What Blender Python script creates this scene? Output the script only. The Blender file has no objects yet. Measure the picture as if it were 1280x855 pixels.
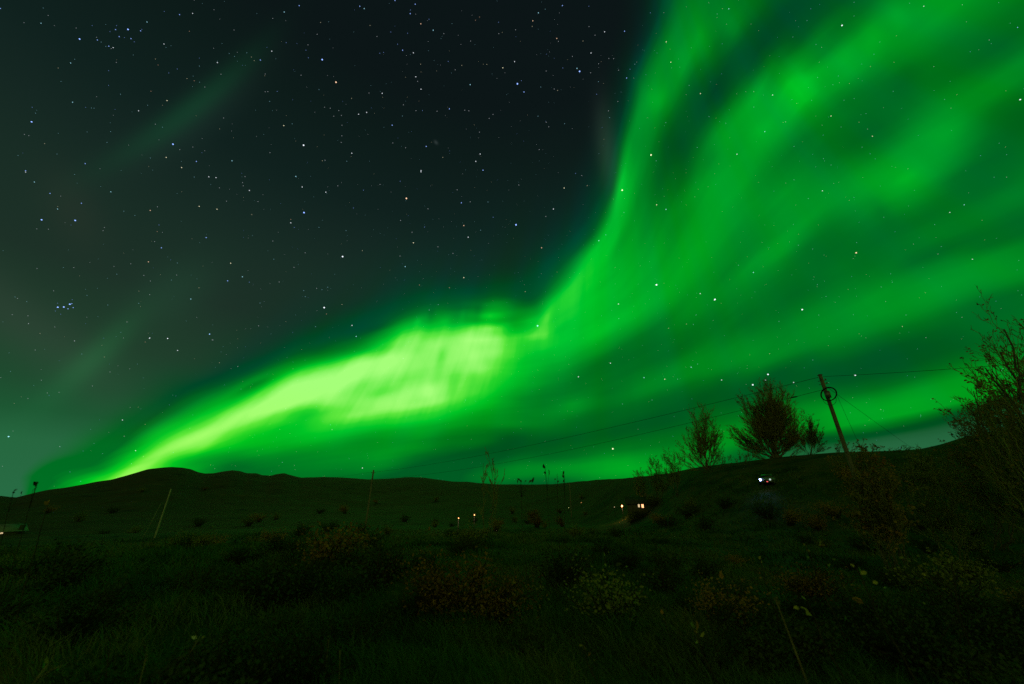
import bpy, bmesh, math, random
import numpy as np
from mathutils import Vector, Matrix, noise

random.seed(7)
rng = np.random.default_rng(7)
scene = bpy.context.scene
COL = scene.collection
R = math.radians

# ------------------------------------------------------------------ camera
PITCH = R(23.4)
FOCAL = 462.0            # in pixels of a 1280 wide frame
EYE = Vector((0.0, 0.0, 1.6))
cam_data = bpy.data.cameras.new('camera')
cam_data.sensor_width = 36.0
cam_data.lens = FOCAL / 1280.0 * 36.0
cam_data.clip_start = 0.1
cam_data.clip_end = 60000.0
cam_data.dof.use_dof = True          # wide open and focused far away, as for a night sky
cam_data.dof.focus_distance = 120.0
cam_data.dof.aperture_fstop = .9
cam = bpy.data.objects.new('camera', cam_data)
cam.location = EYE
cam.rotation_euler = (math.pi / 2 + PITCH, 0, 0)
COL.objects.link(cam)
scene.camera = cam

scene.view_settings.view_transform = 'Standard'
scene.view_settings.look = 'None'
scene.view_settings.exposure = 0.0
scene.view_settings.gamma = 1.0
scene.view_settings.use_curve_mapping = False
scene.cycles.max_bounces = 3
scene.cycles.diffuse_bounces = 1
scene.cycles.sample_clamp_indirect = 2.0
scene.cycles.use_denoising = False      # the denoiser smears the stars; the grain suits a night exposure


def ray(x, y):
    """direction from the eye, for a spot measured on the 1280x855 photograph"""
    a, b = (x - 640.0) / FOCAL, (427.5 - y) / FOCAL
    c, s = math.cos(PITCH), math.sin(PITCH)
    d = Vector((a, c - b * s, s + b * c))
    return d.normalized()


def lin(c):
    c = c / 255.0
    return c / 12.92 if c <= 0.04045 else ((c + 0.055) / 1.055) ** 2.4


def L3(r, g, b):
    return (lin(r), lin(g), lin(b), 1.0)


# ------------------------------------------------------------------ the night sky
# The aurora is written as a brightness field over the dome of the sky: samples of it
# (azimuth and height taken from a star chart of the frame) are spread into smooth curves that
# run along the arcs, which fan out from the point of the horizon where they converge.
AUR = """
770,20,0 700,60,0 740,140,0 760,60,0 800,10,.04 640,200,0 700,240,.02 500,100,0 300,100,0 100,100,0 100,300,0 300,300,0 20,450,0 200,420,0 450,250,0 580,290,.03 100,480,0 50,550,.03 640,50,0 640,300,.06
830,5,.28 850,10,.44 870,30,.5 900,20,.48 920,40,.45 950,10,.38 955,50,.3 820,30,.2 800,50,.08 790,100,.22 812,110,.5 820,120,.6 825,100,.57
810,80,.4 845,55,.52 870,60,.5 870,85,.42 860,45,.53 900,75,.38 900,100,.3 880,130,.33 860,110,.4 840,130,.5 850,160,.38 830,170,.4 810,160,.52 808,130,.6
805,145,.58 780,120,.13 770,160,.17 775,200,.42 785,205,.6 800,185,.52 830,200,.38 860,200,.4 880,180,.48 900,160,.56 920,140,.55 940,120,.58 925,110,.45 955,100,.58
920,190,.58 950,170,.6 955,60,.3 880,205,.5
975,20,.28 1000,10,.3 1040,10,.35 1080,20,.45 1100,10,.52 1130,25,.56 1180,5,.6 1240,10,.5 1270,30,.45 965,60,.35 985,70,.4 1020,50,.5 1050,60,.52
1060,65,.6 1100,50,.57 1130,40,.54 1060,100,.58 1090,55,.6 1040,40,.45 1010,100,.72 1000,130,.66 990,90,.58 970,70,.42 1020,80,.52 1030,100,.6 1075,90,.56
1110,80,.52 1150,60,.52 1200,40,.5 1180,60,.48 1250,60,.42 1220,90,.45 1150,90,.48 1100,110,.47 1060,115,.5 1100,150,.44 1150,130,.5 1200,110,.52
1250,100,.53 1275,90,.53 1190,150,.58 1240,140,.45 1270,150,.4 1270,190,.43 1230,170,.47 1170,160,.58 1200,170,.56 1140,190,.6 1180,200,.6 1100,190,.5 1090,170,.43
1050,150,.5 1050,180,.45 1000,160,.55 990,190,.5 970,170,.6 1060,210,.52 1120,210,.62 1240,210,.45
660,400,.74 650,420,.85 640,415,.7 645,395,.55 650,370,.3 690,385,.78 672,418,.88 700,370,.76 720,350,.74 735,330,.72 755,300,.68 730,300,.33 700,330,.33
720,280,.15 760,270,.5 762,240,.3 775,240,.68 785,220,.65 790,250,.6 770,280,.66 745,310,.7 690,350,.4 670,370,.33 660,380,.4 780,300,.6 800,280,.57 820,260,.5
825,230,.42 850,270,.5 830,290,.56 860,250,.58 870,220,.5 890,240,.62 900,220,.6 930,230,.6 950,215,.55 880,280,.6 850,310,.6 870,320,.62 810,330,.64 780,330,.66
760,350,.68 740,380,.72 720,400,.74 700,410,.72 750,400,.7 780,380,.66 800,390,.66 830,370,.63 860,350,.6 890,330,.58 920,300,.55 950,280,.55 900,350,.52
880,375,.55 860,385,.55 830,405,.5 800,418,.5 850,420,.46 900,400,.46 930,380,.47 950,350,.5 930,340,.55 960,320,.56 940,310,.52 960,390,.46
980,240,.58 1000,230,.55 1040,240,.55 1060,250,.58 1120,230,.62 1140,225,.62 1160,240,.57 1200,220,.45 1240,230,.42 1270,240,.48 1270,215,.47 1080,270,.52
1040,270,.48 1010,280,.55 990,295,.57 970,320,.58 1000,310,.48 1050,300,.45 1100,290,.46 1150,270,.47 1200,260,.48 1250,250,.48 1180,290,.5 1130,310,.48 1220,290,.45
1270,280,.43 1100,330,.46 1040,340,.48 1000,350,.46 1160,320,.43 1250,300,.43 1270,320,.52 1220,325,.56 1170,345,.55 1120,360,.54 1070,370,.53 1020,380,.5
1150,370,.56 1100,385,.55 1200,360,.56 1270,340,.55 1270,365,.43 1230,375,.44 1180,390,.46 1140,395,.5 1100,405,.5 1060,410,.52 1000,410,.52 970,420,.5 1010,425,.53
1080,425,.46 1150,420,.4 1200,410,.42 1270,400,.45
655,450,.73 680,440,.72 720,430,.7 760,410,.7 640,480,.72 640,495,.63 680,480,.6 700,462,.6 740,450,.52 780,430,.5 690,490,.48 660,500,.5 720,480,.47 760,460,.46
800,450,.46 850,430,.46 900,420,.47 940,400,.48 700,510,.5 715,505,.54 725,500,.52 735,500,.48 700,520,.52 660,520,.5 640,530,.53 680,530,.5 770,500,.45 760,490,.45
800,490,.5 830,475,.52 860,465,.54 900,450,.55 940,440,.56 960,452,.5 740,520,.42 780,515,.42 820,500,.42 850,490,.42 900,480,.4 940,475,.4 640,550,.33 700,550,.33
760,545,.36 820,530,.36 860,530,.4 700,570,.42 740,575,.55 780,580,.62 800,585,.63 820,575,.55 760,590,.62 700,588,.56 660,590,.52 640,575,.42 850,560,.5 840,590,.6
900,550,.55 930,540,.5 880,500,.36 660,606,.35 700,606,.35
1040,520,.6 1000,530,.56 1060,535,.63 1080,490,.45 1100,500,.52 1100,528,.63 1050,500,.5 1020,490,.44 920,545,.6 1040,470,.37 1080,460,.36 980,460,.38 950,490,.36
870,510,.38 1080,390,.56 1120,385,.52 1100,430,.4 1150,440,.38 1100,460,.37 1200,440,.4 1250,430,.42 1150,475,.45 1200,470,.5 1250,460,.5 1120,500,.57
1180,500,.62 1170,512,.63 1230,490,.62 1140,516,.64 1260,490,.6
1060,558,.0 1100,550,.0 1130,545,.0 1170,540,.0 1200,530,.0 1250,522,.0 1100,565,0 1020,560,.1 980,560,.2 1280,515,0 1150,560,0 1240,545,0
325,510,1 350,495,1 380,485,1 420,475,1 400,500,.98 340,510,1 330,522,.95 345,520,.9 400,525,.85 430,520,.88 450,510,.92 500,505,.97 480,510,.96 520,500,.95
440,490,.93 460,480,.93 500,475,.93 540,470,.95 450,465,.99 480,450,.98 520,440,.95 550,430,.96 580,430,.96 560,450,.96 530,485,.98 545,495,.95 560,500,.9 600,430,.95
610,425,.97 612,410,.92 620,440,.93 600,460,.93 590,480,.88 600,490,.83 560,470,.92 620,470,.83 640,440,.82 635,460,.78 510,420,.87 530,415,.85 500,425,.85 560,415,.85
490,430,.85 480,435,.8 460,445,.85 440,450,.85 420,455,.85 400,462,.85 370,468,.85 350,478,.85 330,490,.85
320,480,.5 350,460,.55 380,455,.62 420,445,.6 390,443,.42 450,437,.62 480,422,.66 500,410,.68 520,400,.6 530,385,.4 560,405,.68 560,390,.48 600,400,.62 590,385,.42
615,395,.8 617,380,.55 630,400,.6 320,458,.28 360,440,.3 400,430,.32 440,420,.33 470,410,.33 490,390,.3 510,380,.28 330,440,.17 380,420,.2 430,400,.2 500,350,.12 560,360,.2 600,365,.25 440,370,.08 380,390,.08 540,330,.08
330,550,.72 360,532,.76 350,560,.65 400,550,.7 450,550,.6 480,540,.65 500,550,.58 520,545,.62 560,535,.6 600,520,.6 620,510,.63 330,580,.5 370,570,.55 400,580,.52
440,570,.56 480,575,.56 500,560,.58 470,585,.5 540,560,.5 580,545,.48 620,535,.5 550,550,.5 600,555,.44 640,545,.35 600,570,.3 560,580,.3 620,560,.3
520,590,.32 480,595,.38 420,593,.45 640,590,.5 620,595,.48 600,595,.43 580,598,.38 560,595,.3 540,595,.28
640,425,.8 650,435,.8 630,450,.85 645,455,.77 660,440,.77 635,430,.85 628,412,.78 655,412,.76 640,470,.76 625,460,.85 648,405,.66 100,603,.72 130,598,.84 60,609,.62 80,606,.66 115,600,.78 145,598,.95 800,450,.43 850,435,.43 930,405,.44 1000,365,.44 750,455,.45 155,595,1 170,585,1 190,572,1 220,557,1 250,545,1 280,532,1 310,516,1 205,549,.85 240,535,.85 290,512,.85 190,588,.85 225,567,.85 270,552,.85 320,530,.87 300,540,.8
200,533,.6 230,518,.6 260,505,.6 290,492,.6 310,480,.6 180,545,.6 165,560,.6 180,525,.3 220,500,.28 260,480,.28 300,460,.25 150,560,.45 130,585,.55 110,590,.55 90,598,.6 60,605,.55 40,608,.45 80,582,.32
50,590,.3 120,568,.3 140,585,.65 20,605,.3 140,545,.22 230,575,.68 260,567,.7 300,548,.76 250,582,.6 300,575,.5 280,587,.45 330,590,.45 0,600,.1 100,560,.15 200,480,.1 280,430,.05 140,510,.05 20,580,.1
"""
A = np.array([[float(v) for v in t.split(',')] for t in AUR.split()])
ORG = (28.0, 640.0)       # where the arcs converge on the horizon


def stereo(d):
    d = np.asarray(d, float)
    return np.stack([d[..., 0] / (1 + d[..., 1]), d[..., 2] / (1 + d[..., 1])], -1)


def fan(d):
    """sky direction -> (distance along the arcs, angle across the arcs)"""
    q = stereo(d) - Q0
    return np.hypot(q[..., 0], q[..., 1]), np.arctan2(q[..., 1], q[..., 0])


Q0 = stereo(ray(*ORG))
dirs = np.array([ray(x, y)[:] for x, y, _ in A])
ar, at = fan(dirs)
# upper (sharp) edge of the display, as an angle for each distance
EDGE_PX = [(60, 596), (110, 575), (160, 552), (220, 515), (300, 470), (380, 432), (480, 398), (540, 382), (610, 376), (660, 366), (700, 335), (740, 292), (765, 240), (778, 180), (795, 100), (826, 20), (850, -60)]
er, et = fan(np.array([ray(*p)[:] for p in EDGE_PX]))
o_ = np.argsort(er); er, et = er[o_], et[o_]


def edge(r):
    return np.interp(r, er, et)



def across(r, th):
    e = edge(r)
    return np.where(th < e, th / e, 1 + (th - e) * 1.6)


av = across(ar, at)


def feat(r, v):
    return np.stack([np.log(r + .12) * 1.15, v * 1.35 * np.minimum(1, (r + .03) / .22)], -1)


F = feat(ar, av)


def kern(a, b):
    d = np.sqrt(((a[:, None] - b[None]) ** 2).sum(-1) + 1e-8)
    return d


n = len(F)
K = np.zeros((n + 3, n + 3))
K[:n, :n] = kern(F, F) + np.eye(n) * -0.004
K[:n, n] = 1; K[:n, n + 1:] = F
K[n, :n] = 1; K[n + 1:, :n] = F.T
w_ = np.linalg.solve(K, np.concatenate([A[:, 2], [0, 0, 0]]))


def field(r, v):
    f = feat(r, v)
    return kern(f, F) @ w_[:n] + w_[n] + f @ w_[n + 1:]


RMAX = float(ar.max()) * 1.06
NR = 44
rows = RMAX * (np.linspace(0.03, 1, NR) ** 1.05)
V0, V1 = -0.15, 1.9
# positions across the arcs, closer together near the edge
vs = np.concatenate([np.linspace(V0, 0.6, 44)[:-1], np.linspace(0.6, 1.2, 46), np.linspace(1.2, V1, 12)[1:]])
NV = len(vs)


def bsp(t):
    t = np.abs(t)
    return np.where(t < 1, 2 / 3 - t * t + t ** 3 / 2, np.where(t < 2, (2 - t) ** 3 / 6, 0))


fine = np.linspace(0, NR - 1, NR * 4)
fr = np.interp(fine, np.arange(NR), rows)
T = np.stack([field(np.full(NV, r), vs) for r in fr])
T = np.clip(T, 0, 1.02)
rk = 1 - np.exp(-((fr - fan(np.array(ray(650, 385)))[0]) / .085) ** 2)
cap = np.max(np.stack([np.roll(T, k, 1) for k in range(-5, 6)]), 0) + .015
for wv, k in ((.07, .6), (.025, .35)):      # crisper bands
    G = np.exp(-((vs[:, None] - vs[None]) / wv) ** 2) * np.gradient(vs)[None]
    G /= G.sum(1, keepdims=True)
    T = T + k * rk[:, None] * (T - T @ G.T) * (T > .16)
T = np.clip(np.minimum(T, cap), 0, 1.04)
# away from the samples the display dies out
T *= np.clip((V1 - vs) / .5, 0, 1)[None]
B = bsp(fine[:, None] - np.arange(NR)[None])
B /= B.sum(1, keepdims=True)
C = np.linalg.lstsq(np.concatenate([B, 0.12 * np.eye(NR)]), np.concatenate([T, 0.12 * T[::4][:NR]]), rcond=None)[0]
C = np.clip(C, -0.2, 1.3)

world = bpy.data.worlds.new('World')
scene.world = world
world.use_nodes = True
nt = world.node_tree
nt.nodes.clear()


def nd(kind, **k):
    n = nt.nodes.new(kind)
    for a, b in k.items():
        setattr(n, a, b)
    return n


def lk(a, b):
    nt.links.new(a, b)


def mth(op, a, b=None, c=None, clamp=False):
    n = nd('ShaderNodeMath', operation=op, use_clamp=clamp)
    for i, v in enumerate((a, b, c)):
        if v is None:
            continue
        if isinstance(v, (int, float)):
            n.inputs[i].default_value = float(v)
        else:
            lk(v, n.inputs[i])
    return n.outputs[0]


def curve(src, xs, ys, smooth=False):
    n = nd('ShaderNodeFloatCurve')
    m = n.mapping
    m.use_clip = False
    m.extend = 'HORIZONTAL'
    c = m.curves[0]
    while len(c.points) > 2:
        c.points.remove(c.points[1])
    c.points[0].location = (xs[0], ys[0])
    c.points[1].location = (xs[-1], ys[-1])
    for x, y in zip(xs[1:-1], ys[1:-1]):
        c.points.new(x, y)
    for p in c.points:
        p.handle_type = 'AUTO_CLAMPED' if smooth else 'VECTOR'
    m.update()
    lk(src, n.inputs['Value'])
    return n.outputs[0]


def ramp(src, stops, interp='LINEAR'):
    n = nd('ShaderNodeValToRGB')
    cr = n.color_ramp
    cr.interpolation = interp
    cr.elements[0].position = stops[0][0]; cr.elements[0].color = stops[0][1]
    cr.elements[1].position = stops[-1][0]; cr.elements[1].color = stops[-1][1]
    for p, c in stops[1:-1]:
        cr.elements.new(p).color = c
    lk(src, n.inputs[0])
    return n.outputs[0]


def mixc(f, a, b, mode='MIX'):
    n = nd('ShaderNodeMix', data_type='RGBA', blend_type=mode)
    n.clamp_factor = True
    for s, v in ((n.inputs[0], f), (n.inputs[6], a), (n.inputs[7], b)):
        if isinstance(v, (int, float)):
            s.default_value = v
        elif isinstance(v, tuple):
            s.default_value = v
        else:
            lk(v, s)
    return n.outputs[2]


tc = nd('ShaderNodeTexCoord')
sep = nd('ShaderNodeSeparateXYZ')
lk(tc.outputs['Generated'], sep.inputs[0])
X, Y, Z = sep.outputs
y1 = mth('MAXIMUM', mth('ADD', Y, 1.0), 0.03)
U = mth('DIVIDE', X, y1)
Vv = mth('DIVIDE', Z, y1)
# gentle folds, so that the arcs are not ruler-straight
nz0 = nd('ShaderNodeTexNoise'); nz0.inputs['Scale'].default_value = 5.0; nz0.inputs['Detail'].default_value = 2.0
lk(tc.outputs['Generated'], nz0.inputs['Vector'])
fold = mth('MULTIPLY', mth('SUBTRACT', nz0.outputs[0], .5), .006)
du = mth('SUBTRACT', U, float(Q0[0]))
dv = mth('ADD', mth('SUBTRACT', Vv, float(Q0[1])), fold)
rr = mth('SQRT', mth('ADD', mth('MULTIPLY', du, du), mth('MULTIPLY', dv, dv)))
th = mth('ARCTAN2', dv, du)
rn = mth('DIVIDE', rr, RMAX, clamp=True)
ee = curve(rn, list(np.clip(er / RMAX, 0, 1)), list(et / 2.0), False)
ee2 = mth('MULTIPLY', ee, 2.0)
below = mth('DIVIDE', th, ee2)
above = mth('MULTIPLY_ADD', mth('SUBTRACT', th, ee2), 1.6, 1.0)
vv = mth('MAXIMUM', mth('MINIMUM', below, 1.0), mth('ADD', mth('SUBTRACT', above, 1.0), mth('MINIMUM', below, 1.0)))
vn = mth('DIVIDE', mth('SUBTRACT', vv, V0), V1 - V0, clamp=True)
idx = mth('MULTIPLY', curve(rn, list(rows / RMAX), list(np.arange(NR) / (NR - 1.0))), NR - 1.0)
tb = np.linspace(0, 2, 17)
total = None
vpos = (vs - V0) / (V1 - V0)
for i in range(NR):
    t = mth('ABSOLUTE', mth('SUBTRACT', idx, float(i)))
    wgt = curve(mth('MULTIPLY', t, 0.5, clamp=True), list(tb / 2), list(bsp(tb)), True)
    val = curve(vn, list(vpos), list(C[i]))
    total = mth('MULTIPLY', wgt, val) if total is None else mth('MULTIPLY_ADD', wgt, val, total)



def gauss(px0, px1, wpx):
    a, b = stereo(ray(*px0)), stereo(ray(*px1))
    c = (a + b) / 2; h = np.hypot(*(b - a)) / 2; e = (b - a) / (2 * h)
    w = wpx / 1280 * 1.35
    x = mth('SUBTRACT', U, float(c[0])); y = mth('SUBTRACT', Vv, float(c[1]))
    al = mth('MULTIPLY_ADD', x, float(e[0] / h), mth('MULTIPLY', y, float(e[1] / h)))
    ac = mth('MULTIPLY_ADD', x, float(e[1] / w), mth('MULTIPLY', y, float(-e[0] / w)))
    g = mth('MULTIPLY_ADD', al, al, mth('MULTIPLY', ac, ac))
    return mth('EXPONENT', mth('MULTIPLY', g, -1.0))


# single rays and knots that stand out of the arcs
for x0, y0, x1, y1, w, k in (
        (970, 40, 1022, 140, 13, .05), (1052, 50, 1064, 90, 12, .05), (1085, 35, 1096, 66, 10, .05),
        (1112, 8, 1132, 34, 8, .05), (1112, 105, 1150, 95, 16, -.04), (872, 25, 880, 85, 12, .08), (850, 50, 856, 100, 12, .05),
        (905, 95, 900, 140, 14, -.06), (818, 110, 822, 140, 12, .06), (845, 165, 850, 200, 15, -.06), (905, 15, 925, 50, 10, .05),
        (619, 366, 612, 445, 12, .05), (634, 392, 624, 450, 9, .05), (560, 392, 552, 412, 7, .05), (600, 380, 594, 402, 6, -.07), (580, 385, 576, 405, 4, .04),
        (525, 395, 519, 410, 5, .06), (541, 384, 537, 404, 5, -.06), (420, 512, 350, 520, 8, -.09), (415, 524, 470, 516, 6, .05), (455, 496, 500, 484, 7, -.06),
        (547, 460, 556, 430, 6, -.05), (572, 455, 560, 500, 7, -.05), (590, 440, 604, 470, 10, .03), (690, 385, 664, 425, 7, .06), (540, 480, 535, 500, 8, .04),
        (560, 500, 500, 512, 5, .04), (782, 190, 768, 285, 7, .05), (1124, 215, 1140, 232, 14, .05),
        (1180, 150, 1192, 175, 14, .04), (965, 150, 940, 175, 16, .04), (350, 505, 420, 478, 8, .03), (735, 500, 700, 512, 9, .05), (1090, 265, 1110, 255, 16, -.03)):
    total = mth('MULTIPLY_ADD', gauss((x0, y0), (x1, y1), w), k, total)

# rays: fine streaks that point at the magnetic zenith
MZ = stereo(ray(780, -330))
mu = mth('SUBTRACT', U, float(MZ[0])); mv = mth('SUBTRACT', Vv, float(MZ[1]))
ma = mth('ARCTAN2', mu, mth('MULTIPLY', mv, -1.0))
mr = mth('SQRT', mth('ADD', mth('MULTIPLY', mu, mu), mth('MULTIPLY', mv, mv)))
cmb = nd('ShaderNodeCombineXYZ')
lk(mth('MULTIPLY', ma, 30.0), cmb.inputs[0]); lk(mth('MULTIPLY', mr, 3.5), cmb.inputs[1])
nz = nd('ShaderNodeTexNoise'); nz.inputs['Scale'].default_value = 1.0; nz.inputs['Detail'].default_value = 3.0
lk(cmb.outputs[0], nz.inputs['Vector'])
streak = mth('SUBTRACT', nz.outputs[0], .5)
smask = ramp(total, [(0, (0, 0, 0, 1)), (.3, (.12, .12, .12, 1)), (.7, (.12, .12, .12, 1)), (.84, (1, 1, 1, 1)), (1, (.5, .5, .5, 1))])
cmf = nd('ShaderNodeCombineXYZ')
lk(mth('MULTIPLY', vv, 13.0), cmf.inputs[0]); lk(mth('MULTIPLY', rr, 2.6), cmf.inputs[1]); lk(mth('MULTIPLY', ma, 2.0), cmf.inputs[2])
nzf = nd('ShaderNodeTexNoise'); nzf.inputs['Scale'].default_value = 1.0; nzf.inputs['Detail'].default_value = 4.0
lk(cmf.outputs[0], nzf.inputs['Vector'])
fmask = ramp(total, [(0, (0, 0, 0, 1)), (.3, (.2, .2, .2, 1)), (.5, (1, 1, 1, 1)), (.8, (.6, .6, .6, 1)), (1, (.2, .2, .2, 1))])
flow = mth('MULTIPLY', mth('MULTIPLY', mth('SUBTRACT', nzf.outputs[0], .5), .13), fmask)
inten = mth('ADD', mth('ADD', total, flow), mth('MULTIPLY', mth('MULTIPLY', streak, .22), smask), clamp=True)

acol = ramp(inten, [(0.0, L3(0, 48, 34)), (.12, L3(0, 56, 36)), (.25, L3(0, 72, 36)), (.35, L3(0, 86, 31)), (.45, L3(0, 109, 29)), (.55, L3(0, 136, 32)), (.65, L3(0, 163, 35)),
                    (.75, L3(0, 196, 42)), (.82, L3(38, 212, 46)), (.9, L3(96, 232, 66)), (1.0, L3(166, 255, 122))])
# low down the light is filtered by the air: less blue, purer green
elev = mth('ARCSINE', Z)
low = mth('DIVIDE', mth('SUBTRACT', R(15), elev), R(12), clamp=True)
acol = mixc(mth('MULTIPLY', low, .42), acol, mixc(1.0, acol, (1.0, 1.0, .12, 1), 'MULTIPLY'))
base = ramp(mth('DIVIDE', elev, R(90), clamp=True),
            [(0.0, L3(40, 108, 68)), (.06, L3(38, 103, 63)), (.09, L3(29, 86, 50)), (.12, L3(30, 74, 46)), (.17, L3(32, 62, 43)), (.25, L3(29, 49, 39)), (.33, L3(25, 45, 37)), (.39, L3(21, 39, 34)), (.45, L3(16, 33, 30)), (.55, L3(13, 27, 25)), (.62, L3(12, 22, 23)), (1.0, L3(11, 19, 22))])
nzb = nd('ShaderNodeTexNoise'); nzb.inputs['Scale'].default_value = 2.6; nzb.inputs['Detail'].default_value = 2.0
lk(cmb.outputs[0], nzb.inputs['Vector']); nzb.inputs['Scale'].default_value = .35
rim = mth('MAXIMUM', mth('SUBTRACT', 1.0, mth('MULTIPLY', mth('ABSOLUTE', mth('SUBTRACT', vv, .985)), 11.0)), 0.0)
bgain = mth('ADD', mth('MULTIPLY_ADD', mth('SUBTRACT', nzb.outputs[0], .42), 2.6, .8), mth('MULTIPLY', rim, .45))
cb = nd('ShaderNodeCombineXYZ'); cb.inputs[0].default_value = 1; cb.inputs[1].default_value = 1
lk(mth('MINIMUM', mth('MAXIMUM', bgain, .12), 3.0), cb.inputs[2])
tinted = mixc(1.0, acol, cb.outputs[0], 'MULTIPLY')
acol = mixc(mth('MULTIPLY', mth('SUBTRACT', .95, inten), 4.0, clamp=True), acol, tinted)
cf = nd('ShaderNodeCombineXYZ'); lk(mth('MULTIPLY_ADD', mth('MULTIPLY_ADD', U, -4.0, -.6, clamp=True), .35, .72), cf.inputs[1]); cf.inputs[2].default_value = .3
acol = mixc(1.0, acol, mixc(1.0, base, cf.outputs[0], 'MULTIPLY'), 'LIGHTEN')
sky = mixc(mth('DIVIDE', inten, .22, clamp=True), base, acol)


def blob(px0, px1, wpx, col, gain=1.0):
    """a faint straight veil of light between two spots of the sky"""
    global sky
    sky = mixc(mth('MULTIPLY', gauss(px0, px1, wpx), gain), sky, mixc(1.0, sky, col, 'ADD'))


blob((145, 200), (310, 75), 11, L3(0, 40, 16))
blob((165, 205), (320, 85), 18, L3(10, 20, 16))
blob((60, 500), (165, 400), 12, L3(8, 54, 24))
blob((170, 400), (260, 330), 26, L3(6, 30, 16))
blob((764, 235), (752, 130), 13, L3(26, 34, 29))
blob((543, 176), (547, 180), 2, L3(40, 46, 46))
blob((55, 262), (125, 262), 40, L3(15, 9, 6))
blob((-20, 420), (60, 380), 120, L3(22, 18, 20))
# behind the photographer: an added yellow-green glow to light trees and leaves from the front
bk = mth('MULTIPLY', mth('MULTIPLY', Y, -1.6, clamp=True), mth('SUBTRACT', 1.0, mth('DIVIDE', elev, R(55), clamp=True)))
sky = mixc(bk, sky, mixc(1.0, sky, (.23, .30, .04, 1), 'ADD'))
bg = nd('ShaderNodeBackground')
lk(sky, bg.inputs['Color'])
bg.inputs['Strength'].default_value = 1.0
wo = nd('ShaderNodeOutputWorld')
lk(bg.outputs[0], wo.inputs['Surface'])
world.cycles.sampling_method = 'MANUAL'
world.cycles.sample_map_resolution = 512

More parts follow.
